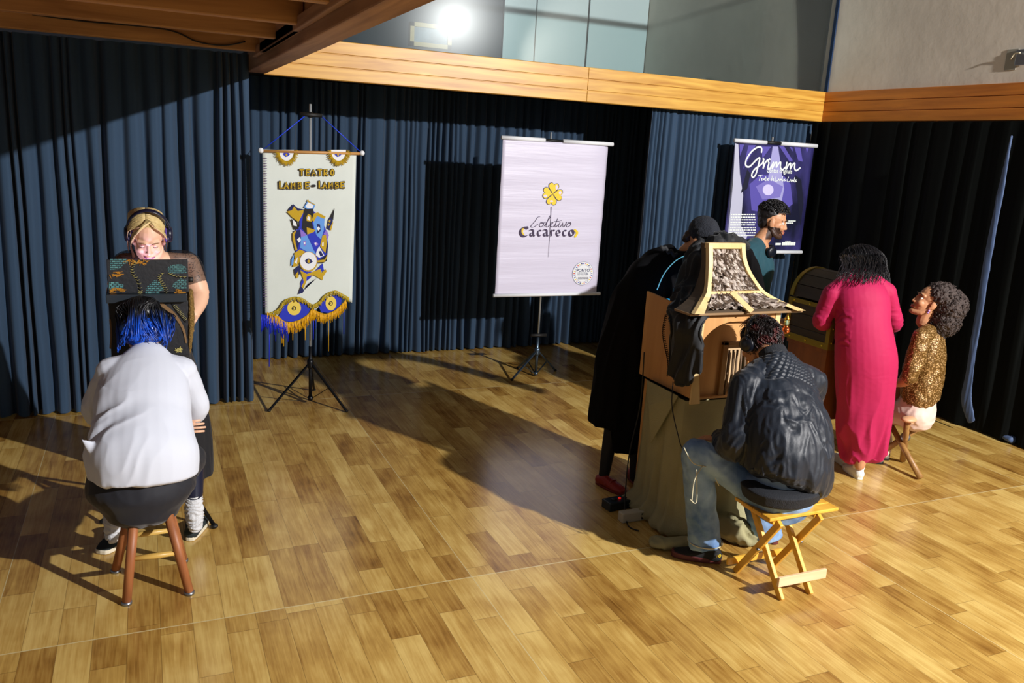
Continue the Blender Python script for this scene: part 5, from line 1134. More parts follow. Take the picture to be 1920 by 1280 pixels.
    organ('hair', b, hair, root, .006, 3, lambda p, n: .003 * ns(p, 50), lambda p: ((206, 182, 126) if (R.transposed() @ (p - hc)).z > -.02 + .02 * ns(p, 60) else (92, 62, 38)), ex)
    M_hp = mat('dark_blue_plastic', (20, 22, 44), .3)
    headphones(W(0, -.014, .022), R, 1.12, 'dark blue over-ear headphones worn by the blonde person', M_hp, mat('violet_cushion', (90, 70, 170), .5))
p_blonde()

# ---------------------------------------------------------------- P2 person in white seated on the round stool
def p_white():
    root = empty('person', (-.04, 3.89, 0), 'person with blue-tipped black hair and white shirt seated on round wooden stool', 'person')
    hip = at(266, 915, 3.90); hem = at(268, 872, 3.86)
    w1 = at(268, 820, 3.90); c1 = at(270, 750, 4.02); s1 = at(274, 692, 4.12); nk = at(278, 655, 4.20); hc = at(268, 612, 4.30)
    shL = at(200, 692, 4.13); shR = at(350, 690, 4.13); elL = at(184, 775, 4.20); elR = at(366, 772, 4.20)
    R = frame((0, .75, -.66)); knL = Vector((-.20, 4.30, .45)); knR = Vector((.16, 4.30, .45)); anL = fl(212, 1005, .10); anR = fl(366, 985, .10)
    b = MB(); b.loft([(hip, .20, .17), (w1, .17, .13), (c1, .17, .12), (s1, .15, .09), (nk, .06, .06)], (1, 0, 0), 20, 5); b.limb([(nk, .055), (hc, .05)])
    b.limb([(shL, .034), (elL, .034), (at(262, 800, 4.30), .03)]); b.limb([(shR, .034), (elR, .034), (at(300, 800, 4.32), .03)])
    for kn, an, hx in ((knL, anL, -.11), (knR, anR, .09)): b.limb([(hip + Vector((hx, .08, -.0)), .07), (kn, .05), (an, .032)])
    # fingers of the far hand wrapped round the near elbow
    hw = at(348, 802, 4.10); hm = hand_mesh(hw + Vector((-.045, .02, -.002)), frame((1, -.35, .12), (0, -1, .3)), .35, .85, 1, .6)
    body(root, b, [head_mesh(hc, R, 1.0, ears=False), hm], SK1)
    M_sk = mat('black_skirt_cloth', (20, 22, 32), .75, sheen=.2)
    b = MB(); b.loft([(Vector((hip.x, hip.y - .02, .385)), .165, .165), (Vector((hip.x, hip.y - .01, .43)), .205, .19), (hip, .235, .198), (hip + Vector((.0, .02, .08)), .225, .18)], (1, 0, 0), 28, 6, .5)
    for kn, hx in ((knL, -.11), (knR, .10)): b.limb([(hip + Vector((hx, .06, -.03)), .10), (kn, .078)])
    organ('skirt', b, M_sk, root, .008, 5, folds(.004, 10, 1))
    M_leg = mat('navy_legging', (14, 24, 50), .4); M_sock = mat('white_slouch_sock', (206, 208, 212), .85, bump=.6, bscale=90)
    for kn, an in ((knL, anL), (knR, anR)):
        m_ = kn.lerp(an, .52); b = MB(); b.limb([(kn, .066), (m_, .050)]); organ('legging', b, M_leg, root, .007, 3)
        b = MB(); b.limb([(m_ + (an - m_) * .05, .044), (an.lerp(m_, .4), .046), (an + Vector((0, 0, .0)), .036)]); organ('sock', b, M_sock, root, .005, 2, lambda p, n: .0035 * math.sin(p.z * 330 + 9 * ns(p, 20)))
    M_sn = mat('dark_canvas', (28, 38, 42), .8); M_so = mat('off_white_sole', (220, 212, 190), .6)
    h = fl(366, 1006); o, P = shoe(root, Vector((h.x - .03, h.y - .05, 0)), Vector((h.x + .05, h.y + .20, 0)), .105, M_sn, M_so, low=False, h=.075)
    h = fl(230, 1018); o, P = shoe(root, Vector((h.x + .03, h.y + .10, 0)), Vector((h.x - .10, h.y - .10, 0)), .105, M_sn, M_so, low=False, h=.075)
    b = MB()
    for k in range(4): p = P(.45 + k * .09, -.25, .062 - k * .008); q = P(.45 + k * .09, .25, .062 - k * .008); b.tube([p, (p + q) / 2 + Vector((0, 0, .012)), q], .003, 6)
    b.build('laces', M_wf, root, True)
    M_ws = mat('white_jersey', (204, 210, 224), .75, sheen=.1)
    b = MB(); b.loft([(hem + Vector((.0, -.01, -.045)), .236, .185), (at(268, 850, 3.865), .240, .19), (w1, .222, .17), (at(270, 780, 3.97), .207, .155), (c1, .205, .145), (at(274, 705, 4.10), .180, .115), (at(277, 668, 4.17), .112, .080), (at(278, 652, 4.205), .066, .06)], (1, 0, 0), 30, 6, .15)
    for sh_ in (shL, shR): b.limb([(at(276, 682, 4.14), .07), (sh_ + (Vector((.02, 0, -.01)) if sh_ is shL else Vector((-.02, 0, -.01))), .068)])
    for sh_, el, hx in ((shL, elL, 262), (shR, elR, 300)):
        b.limb([(sh_ + Vector((.02 if hx == 262 else -.02, 0, -.01)), .064), (sh_.lerp(el, .5), .062), (el, .060), (at(hx, 802, 4.28), .048)])
    # flared corner of the shirt tail at the left
    b.loft([(at(225, 850, 3.84), .09, .06), (at(190, 846, 3.82), .060, .035), (at(170, 836, 3.80), .032, .018), (at(151, 822, 3.79), .006, .005)], (0, 0, 1), 14, 4)
    def dsp(p, n):
        f = folds(.012, 8, .5, 3)(p, n); k = max(0, min(1, (-.02 - p.x) / .2)) + .2; return f * k * (1 if p.z < .95 else .4)
    organ('shirt', b, M_ws, root, .007, 4, dsp)
    # hair
    W = lambda x, y, z: hc + R @ Vector((x, y, z)); hm_ = mat('dyed_hair', (20, 20, 24), .35, attr=True)
    b = MB(); b.ball((0, -.02, .035), (.094, .110, .100)); b.ball((0, -.055, -.045), (.104, .072, .092)); place(b, hc, R, 1.0)
    rnd = random.Random(12); ex = MB()
    for k in range(900):
        az = rnd.uniform(-PI, PI); pts = []; rr = []; rad = rnd.uniform(.98, 1.10); wv = rnd.uniform(.003, .008) * (1 + math.sin(az * 5)); ph_ = az * 3 + rnd.uniform(0, 1.2); Lk = rnd.uniform(.8, 1.08)
        for j in range(13):
            t = j / 12 * Lk; an = t * 1.9; r_ = math.sin(min(an, 1.57)); z = .03 + .105 * math.cos(min(an, 1.57)) - max(0, an - 1.57) * .38
            x = math.sin(az) * .094 * r_ * rad; y = -.028 - math.cos(az) * .105 * r_ * rad
            if math.cos(az) < -.2: break
            x += 2 * wv * math.sin(t * 11 + ph_) * t * 1.6 + math.sin(az) * .035 * max(0, t - .6); y += wv * math.cos(t * 12 + ph_) * t
            pts.append(W(x, y, z)); rr.append(.0044 * (1 - .55 * t / Lk))
        if len(pts) > 3: ex.tube(pts, rr, 4)
    def hcol(p):
        q = R.transposed() @ (p - hc); k = q.z + .35 * 0 - .0 + .025 * ns(p, 40) + .02 * ns(p, 14); k2 = k - .28 * abs(q.x) ** 1.0 * .6
        k2 += .05 * ns(p, 90)
        if k2 < -.050: return (14, 84, 210) if ns(p, 110) > -.05 else (10, 44, 120)
        if k2 < -.028: return (14, 44, 96)
        return (18, 20, 24)
    organ('hair', b, hm_, root, .006, 3, lambda p, n: .004 * ns(p, 45), hcol, ex)
p_white()

# ---------------------------------------------------------------- P3 person in black robe and veil
def p_robed():
    root = empty('person', (2.75, 4.25, 0), 'person in long black robe, beanie and veil leaning over the plywood house', 'person')
    hc = at(1316, 452, 4.12); R = frame((.35, -.72, -.60)); M_rb = mat('black_robe_cloth', (4, 4, 7), .9, spec=.15); M_ve = mat('black_veil_cloth', (9, 12, 18), .7, sheen=.15)
    pel = Vector((2.80, 4.30, .92)); chp = at(1262, 520, 4.28)
    a1 = Vector((2.655, 4.27, .10)); a2 = Vector((2.88, 4.33, .10))
    side = Vector((.90, -.30, -.25))
    b = MB(); b.loft([(pel, .10, .08), (pel.lerp(chp, .5), .09, .07), (chp, .08, .06)], side, 20, 5); b.limb([(chp, .05), (hc, .045)])
    for a_, q in ((fl(1132, 890, .07), -1), (fl(1190, 888, .07), 1)): b.limb([(pel + Vector((q * .06, 0, 0)), .05), (at(1158 if q < 0 else 1200, 760, a_.y + .03), .035), (a_ + Vector((0, 0, .02)), .022)])
    body(root, b, [head_mesh(hc, R, 1.0)], SK2)
    face_bits(root, hc, R, 1.0, SK2, LIP, M_lash, closed=True)
    # tights
    M_ti = mat('black_tights', (10, 11, 14), .7)
    for px_, a_ in ((1158, fl(1132, 890, .07)), (1200, fl(1190, 888, .07))):
        top = at(px_, 745, a_.y + .03); b = MB(); b.limb([(top, .058), (top.lerp(a_, .55), .048), (a_ + Vector((0, 0, -.02)), .034)]); organ('tights_leg', b, M_ti, root, .007, 3)
    M_rs = mat('red_leather', (150, 36, 22), .4); M_rso = mat('red_rubber_sole', (110, 26, 16), .6)
    for h_, t_ in ((fl(1118, 905), fl(1172, 928)), (fl(1178, 893), fl(1212, 918))):
        o, P = shoe(root, h_, t_, .10, M_rs, M_rso, low=True, sole_h=.016); b = MB()
        for tt in (.42, .56): b.loft([(P(tt, -.40, .035), .008, .004), (P(tt, -.2, .068 - tt * .01), .008, .004), (P(tt, .2, .068 - tt * .01), .008, .004), (P(tt, .40, .035), .008, .004)], P(1, 0, 0) - P(0, 0, 0), 8, 3)
        b.build('strap', M_rs, root, True)
    # robe: cape falling from the shoulders, open skirt beneath
    b = MB(); Sd = (.92, -.38, 0)
    b.loft([(at(1160, 790, 4.34), .195, .15), (at(1168, 700, 4.33), .190, .16), (at(1184, 610, 4.32), .180, .16), (at(1212, 530, 4.30), .150, .14), (at(1240, 495, 4.27), .11, .10), (at(1268, 478, 4.22), .07, .07)], Sd, 28, 6, .2)
    b.limb([(at(1250, 500, 4.25), .10), (at(1286, 494, 4.16), .075)]); b.limb([(at(1245, 530, 4.27), .12), (at(1275, 545, 4.24), .09)])
    organ('robe', b, M_rb, root, .008, 3, folds(.018, 8, .16, 4))
    gown('skirt', [(at(1180, 838, 4.30), .135, .12), (at(1185, 740, 4.30), .15, .13), (at(1200, 650, 4.30), .14, .12)], Sd, M_rb, root, .012, 9, .2)
    # far-side fall of the robe behind the roof
    gown('robe_sleeve', [(at(1345, 450, 4.2), .07, .05), (at(1392, 478, 4.22), .065, .05), (at(1412, 530, 4.25), .065, .05), (at(1425, 610, 4.28), .06, .05)], (.6, -.5, .6), M_rb, root, .010, 9, .4)
    # beanie
    W = lambda x, y, z: hc + R @ Vector((x, y, z)); b = MB(); b.ball((0, -.03, .055), (.090, .098, .088)); place(b, hc, R); organ('beanie', b, mat('knit_black', (26, 30, 40), .9, bump=.8, bscale=180), root, .006, 2, folds(.006, 16, 1))
    b = MB(); b.ball((.01, -.075, -.02), (.06, .035, .06)); place(b, hc, R); organ('hair', b, mat('dark_brown_hair', (44, 28, 20), .5), root, .006, 2, lambda p, n: .006 * ns(p, 50))
    # veil: over the crown, then down the side of the plywood house
    b = MB(); D = Vector((.85, -.5, 0))
    b.loft([(at(1392, 462, 4.10), .06, .03), (at(1362, 448, 4.07), .085, .04), (at(1335, 456, 4.00), .095, .05), (at(1314, 490, 3.92), .110, .055), (at(1302, 540, 3.86), .115, .05), (ax(1288, 600, 2.66), .115, .026), (ax(1284, 650, 2.66), .110, .024), (ax(1282, 700, 2.66), .100, .020), (ax(1288, 724, 2.665), .012, .010)], (.35, -.94, 0), 26, 7, .2)
    organ('veil', b, M_ve, root, .0065, 2, folds(.026, 15, .15, 1))
    b = MB(); rnd = random.Random(2)
    for k in range(34):
        p = ax(1252 - 5 * math.sin(k / 6), 590 + k * 3.4, 2.648); b.tube([p, p + Vector((-.012, .01, -.004)), p + Vector((-.004, .012, -.012))], .0026, 5)
    b.build('fringe_trim', M_rb, root, True)
    b = MB()
    for k in range(26): a = k / 25; p = at(1240 + a * 42, 462 + a * 26 + 4 * math.sin(k), 4.19 - .03 * a); b.ball(p, (.012, .010, .010), n=8, m=6)
    organ('ruffle', b, M_ve, root, .006, 1)
p_robed()

# ---------------------------------------------------------------- P4 seated person, black bomber jacket
def p_bomber():
    root = empty('person', (2.92, 2.97, 0), 'person in shiny black bomber jacket and jeans seated on the folding stool', 'person')
    pel = at(1468, 925, 3.00); wst = at(1470, 880, 3.01); ch = at(1468, 770, 3.10); sh = at(1462, 705, 3.20); nk = at(1446, 670, 3.27); hc = at(1421, 644, 3.40)
    side = Vector((.93, .36, 0)); fw = Vector((-.36, .93, 0)); R = frame((-.28, .80, -.42))
    knL = at(1305, 850, 3.33); anL = at(1322, 1012, 3.25); knR = at(1400, 870, 3.45); anR = at(1440, 1000, 3.30)
    shL = at(1400, 722, 3.17); elL = at(1378, 835, 3.12); wrL = at(1352, 822, 3.33); shR = at(1520, 716, 3.27); elR = at(1505, 800, 3.42); wrR = at(1420, 820, 3.55)
    b = MB(); b.loft([(pel, .15, .11), (wst, .14, .10), (ch, .15, .10), (sh, .13, .07)], side, 20, 5); b.limb([(sh, .05), (nk, .055), (hc, .05)])
    b.limb([(shL, .04), (elL, .04), (wrL, .03)]); b.limb([(shR, .04), (elR, .04), (wrR, .03)])
    for kn, an, q in ((knL, anL, -1), (knR, anR, 1)): b.limb([(pel + side * q * .09, .05), (pel.lerp(kn, .6), .045), (kn + Vector((0, 0, -.01)), .04), (kn.lerp(an, .5), .038), (an, .034)])
    body(root, b, [head_mesh(hc, R, 1.0), hand_mesh(wrL, frame((-.45, .55, -.1)), .5, .95, 1), hand_mesh(wrR, frame((-.5, .4, -.1)), .5, .95, -1)], SK2)
    M_j = bpy.data.materials.new('washed_denim'); M_j.use_nodes = True; nt = M_j.node_tree; tc = nt.nodes.new('ShaderNodeTexCoord'); n1 = nt.nodes.new('ShaderNodeTexNoise'); n1.inputs['Scale'].default_value = 7; n1.inputs['Detail'].default_value = 5; nt.links.new(tc.outputs['Object'], n1.inputs['Vector']); r = nt.nodes.new('ShaderNodeValToRGB'); r.color_ramp.elements[0].position = .35; r.color_ramp.elements[0].color = (*lin((80, 112, 156)), 1); r.color_ramp.elements[1].position = .68; r.color_ramp.elements[1].color = (*lin((158, 188, 220)), 1); nt.links.new(n1.outputs['Fac'], r.inputs[0]); nt.links.new(r.outputs[0], nt.nodes['Principled BSDF'].inputs['Base Color']); nt.nodes['Principled BSDF'].inputs['Roughness'].default_value = .85
    M_st = mat('pale_seam_thread', (196, 190, 160), .8)
    b = MB(); b.loft([(pel + Vector((0, 0, -.075)), .155, .13), (pel, .185, .15), (wst, .17, .14)], side, 24, 5, .6)
    for kn, an, q in ((knL, anL, -1), (knR, anR, 1)): b.limb([(pel + side * q * .095 + Vector((0, 0, -.02)), .10), (pel.lerp(kn, .6) + Vector((0, 0, -.005)), .090), (kn, .082)]); b.loft([(kn, .080, .080), (kn.lerp(an, .5), .082, .080), (an + Vector((0, 0, -.03)), .092, .088)], side, 18, 5, .1)
    jo = organ('jeans', b, M_j, root, .007, 4, folds(.008, 10, .8, 7))
    b = MB()
    n_ = 26; ringp = [anL + Vector((math.cos(2 * PI * k / n_) * .093, math.sin(2 * PI * k / n_) * .090, -.005)) for k in range(n_ + 1)]
    b.tube(ringp, .003, 5); b.build('hem_seam', M_st, root, True); b = MB(); kp = knL.lerp(anL, .38)
    for da in (0,): 
        P_ = smoothpath([at(1282, 838, 3.27), at(1300, 868, 3.24), at(1330, 878, 3.22), at(1348, 910, 3.20)], 5); b.tube(P_, .0028, 5); P_ = smoothpath([at(1318, 872, 3.225), at(1302, 900, 3.20), at(1297, 940, 3.19)], 5); b.tube(P_, .003, 5)
        P_ = smoothpath([at(1306, 880, 3.21), at(1306, 940, 3.185), at(1294, 936, 3.19)], 5); b.tube(P_, .0028, 5)
    b.build('seams', M_st, root, True)
    M_bs = mat('black_suede', (16, 17, 19), .8); M_bso = mat('dark_red_sole', (96, 42, 44), .5)
    o, P = shoe(root, fl(1352, 1055), fl(1258, 1038), .105, M_bs, M_bso, low=False, h=.07, sole_h=.03)
    text_p = P(.03, -.33, .055)
    o2, P2 = shoe(root, fl(1455, 1022), fl(1405, 985), .10, M_bs, M_bso, low=False, h=.07, sole_h=.03)
    # printed letters on the heel
    me = textmesh('PO', .024, .0004); hd = Vector((-.35, -.93, 0)); me.transform(Matrix.Translation(P(.06, -.40, .05) + Vector((-.0, -.0, 0))) @ Matrix(((.93, 0, -.36, 0), (-.05, 0, -.93, 0), (0, 1, 0, 0), (0, 0, 0, 1))))
    link_mesh('heel_lettering', me, M_y, root)
    # jacket
    M_ja = mat('black_satin', (20, 28, 40), .5, sheen=.15, bump=.35, bscale=22, stretch=(1, 1, .4), spec=.4); M_rib = mat('black_rib_knit', (20, 24, 32), .8, bump=.6, bscale=120, stretch=(3, 3, .1))
    b = MB(); b.loft([(at(1470, 902, 3.00), .255, .20), (at(1476, 880, 3.01), .275, .215), (at(1478, 830, 3.03), .270, .205), (ch + side * .02, .252, .175), (at(1470, 728, 3.17), .215, .135), (at(1462, 694, 3.22), .160, .095), (at(1454, 670, 3.265), .085, .07)], side, 32, 6, .2)
    b.limb([(at(1436, 692, 3.24), .075), (shL, .080)], 16); b.limb([(at(1478, 694, 3.26), .075), (shR, .080)], 16)
    b.limb([(shL, .082), (shL.lerp(elL, .5), .086), (elL + Vector((0, 0, .0)), .085), (wrL, .050)], 18); b.limb([(shR, .082), (shR.lerp(elR, .5), .082), (elR, .075), (wrR, .05)], 18)
    f1 = folds(.013, 9, .22, 11); f2 = folds(.008, 24, .30, 3)
    organ('jacket', b, M_ja, root, .007, 3, lambda p, n: (f1(p, n) + f2(p, n)) * (.45 if p.z > 1.02 else 1))
    b = MB(); b.loft([(at(1464, 924, 3.0), .235, .180), (at(1467, 904, 3.0), .250, .195)], side, 32, 6, .15); organ('waistband', b, M_rib, root, .007, 3)
    b = MB(); b.loft([(at(1453, 672, 3.265), .082, .075), (at(1446, 656, 3.30), .078, .070)], side, 20, 5, .1); organ('collar', b, M_rib, root, .006, 2)
    # quilted yoke across the shoulders
    b = MB(); b.loft([(at(1470, 732, 3.168), .217, .139), (at(1466, 708, 3.20), .190, .122), (at(1460, 688, 3.23), .150, .098), (at(1455, 672, 3.262), .092, .078)], side, 32, 6, .05)
    def quilt(p, n):
        a = p.dot(side) * 70; c = (p.z * 1.5 + p.dot(fw)) * 60; return .006 * (abs(math.sin(a + c)) + abs(math.sin(a - c)) - 1.0) + .003
    organ('quilted_yoke', b, M_ja, root, .0055, 2, quilt)
    W = lambda x, y, z: hc + R @ Vector((x, y, z)); rnd = random.Random(9)
    b = MB(); b.ball((0, -.022, .036), (.086, .104, .094)); b.ball((0, -.07, -.025), (.066, .048, .06)); place(b, hc, R)
    ex = MB()
    for k in range(700):
        az = rnd.uniform(-2.2, 2.2); el = rnd.uniform(-.5, 1.5); nrm = Vector((math.sin(az) * math.cos(el), -math.cos(az) * math.cos(el), math.sin(el))); p = Vector((nrm.x * .084, -.024 + nrm.y * .102, .034 + nrm.z * .092)); pts = []; rr = []
        tdir = Vector((rnd.uniform(-1, 1) + .3 * nrm.x, rnd.uniform(-1, .3), -.9)); tdir = (tdir - nrm * tdir.dot(nrm)).normalized(); L_ = rnd.uniform(.03, .07)
        for j in range(6): t = j / 5; pts.append(W(*(p + tdir * L_ * t + nrm * (.012 * math.sin(t * 2.6) + .004)))); rr.append(.0034 * (1 - .7 * t))
        ex.tube(pts, rr, 4)
    organ('hair', b, mat('dark_red_hair', (30, 22, 22), .38, attr=True), root, .006, 2, lambda p, n: .006 * ns(p, 40), lambda p: (78, 26, 26) if ns(p, 16, 3) > .18 and (p - hc).z > -.02 else (34, 26, 26), ex)
    M_hp = mat('black_headphone_plastic', (16, 20, 30), .3)
    headphones(W(0, .0, .022), frame(R @ Vector((0, .95, .3)), R @ Vector((0, -.3, .95))), 1.12, 'black over-ear headphones on the person in the bomber jacket', M_hp, M_rub)
    pc = pel + side * .20 + fw * -.03 + Vector((0, 0, -.045)); b = MB(); b.bar(pc + Vector((0, 0, -.03)), pc + Vector((.025, .01, .06)), .07, .01, (1, -.3, 0)); tag(b.build('phone', mat('green_phone_case', (24, 84, 84), .3), base=pc, bevel=.004), 'phone in teal case poking from the back pocket of the jeans', 'phone')
p_bomber()

# ---------------------------------------------------------------- P5 smiling bearded man
def p_man():
    root = empty('person', (4.33, 5.05, 0), 'smiling bearded person with curly dark hair and dark teal T-shirt in profile', 'person')
    hc = at(1449, 415, 5.0); f_ = Vector((.77, -.62, -.12)); R = frame(f_); s = 1.06
    bf = Vector((.80, -.60, 0)); side = Vector((.60, .80, 0))
    nk = at(1424, 452, 5.02); ch = at(1417, 500, 5.05); wa = Vector((ch.x, ch.y, 1.12)); hip = Vector((ch.x, ch.y, .93)); shN = at(1402, 474, 4.93); elN = at(1412, 560, 4.90); wrN = Vector((elN.x + .15, elN.y - .1, .95))
    shF = ch + side * .17 + Vector((0, 0, .06)); elF = shF + Vector((.03, 0, -.32))
    b = MB(); b.loft([(hip, .15, .11), (wa, .13, .10), (ch, .16, .11), (nk + Vector((0, 0, -.05)), .10, .08)], side, 20, 5); b.limb([(nk, .056), (hc + Vector((-.02, 0, -.06)), .054)])
    b.limb([(shN, .055), (elN, .045), (wrN, .03)]); b.limb([(shF, .055), (elF, .045), (elF + Vector((.15, -.1, -.2)), .03)])
    for q in (-1, 1): b.limb([(hip + side * q * .09, .085), (Vector((hip.x, hip.y, .5)) + side * q * .09, .06), (Vector((hip.x, hip.y, .09)) + side * q * .1, .04)])
    def col(p):
        q = R.transposed() @ (p - hc) / s
        if q.y > -.025 and q.z < -.035 and q.z > -.13 and not (abs(q.x) < .027 and q.z > -.083 and q.y > .06):
            edge = (-.035 - q.z) / .03 - max(0, (q.y - .05)) * 0; cheek = q.y > .06 and q.z > -.055 and abs(q.x) > .02
            if not cheek: return (62, 40, 30)
        return (198, 142, 104)
    body(root, b, [head_mesh(hc, R, s), hand_mesh(wrN, frame(bf), .4), hand_mesh(elF + Vector((.15, -.1, -.2)), frame(bf), .4, 1, -1)], SKA, col=col)
    face_bits(root, hc, R, s, SK2, LIP, M_lash, smile=True)
    M_ts = mat('dark_teal_tshirt', (18, 66, 78), .8, sheen=.1)
    b = MB(); b.loft([(hip + Vector((0, 0, -.02)), .175, .13), (wa, .165, .125), (ch, .185, .135), (at(1413, 472, 5.03), .165, .105), (at(1420, 456, 5.03), .085, .075)], side, 26, 6, .2); b.limb([(at(1416, 462, 5.0), .07), (shN, .078)]); b.limb([(shN, .078), (shN.lerp(elN, .75), .072)]); b.limb([(shF, .075), (shF.lerp(elF, .75), .07)])
    organ('t_shirt', b, M_ts, root, .007, 4, folds(.008, 9, .5, 2))
    b = MB()
    for q in (-1, 1): b.limb([(hip + side * q * .08, .10), (Vector((hip.x, hip.y, .5)) + side * q * .09, .085), (Vector((hip.x, hip.y, .07)) + side * q * .1, .075)])
    organ('trousers', b, mat('dark_trousers', (20, 22, 28), .8), root, .009, 3, folds(.006, 9, .6))
    for q in (-1, 1): c_ = Vector((hip.x, hip.y, 0)) + side * q * .1; shoe(root, c_ - bf * .08, c_ + bf * .18, .10, M_rub, M_so_ if False else M_rub)
    W = lambda x, y, z: hc + R @ (Vector((x, y, z)) * s); rnd = random.Random(4)
    b = MB(); b.ball((0, -.030, .050), (.078, .092, .082)); b.ball((0, -.058, .000), (.068, .048, .07)); place(b, hc, R, s); ex = MB()
    for k in range(520):
        az = rnd.uniform(-PI, PI); el = rnd.uniform(.25, 1.5); nrm = Vector((math.sin(az) * math.cos(el), math.cos(az) * math.cos(el), math.sin(el))); p = Vector((nrm.x * .078, -.012 + nrm.y * .100, .052 + nrm.z * .085))
        if p.y > .06 and p.z < .07: continue
        pts = []; rr = []; rd = rnd.uniform(.006, .011); ph_ = rnd.uniform(0, 6); t1 = nrm.orthogonal().normalized(); t2 = nrm.cross(t1)
        for j in range(9): a = ph_ + j * .75; pts.append(W(*(p + nrm * (.002 + .0022 * j) + t1 * rd * math.cos(a) + t2 * rd * math.sin(a)))); rr.append(.0028)
        ex.tube(pts, rr, 4)
    organ('hair', b, mat('curly_black_hair', (20, 17, 20), .4), root, .006, 2, lambda p, n: .004 * ns(p, 60), None, ex)
    # headphones hanging round the neck
    M_hp = mat('black_headphone_plastic', (16, 20, 30), .3); nc = at(1432, 462, 5.0)
    R2 = frame((.35, -.30, .9), -bf); t = empty('headphones', nc, 'black headphones resting round the neck of the bearded person', 'headphones')
    b = MB(); b.loft([(nc + side * .078 * math.cos(a) - bf * .085 * math.sin(a) + Vector((0, 0, .035 * math.sin(a) - .005)), .013, .006) for a in [PI * k / 14 for k in range(15)]], (0, 0, 1), 10, 2, .5); b.build('headband', M_hp, t, True)
    for q in (-1, 1):
        c_ = nc + side * q * .072 + bf * .055 + Vector((0, 0, -.03)); ax_ = (side * q * .75 + bf * .65 + Vector((0, 0, -.1))).normalized(); b = MB(); b.lathe(c_, [(.024, -.018), (.040, -.012), (.044, .0), (.042, .012), (.03, .018), (.01, .02)], 24, frame(Vector((0, 0, 1)) if abs(ax_.z) < .9 else (1, 0, 0), ax_)); b.build('ear_cup', M_hp, t, True)
p_man()

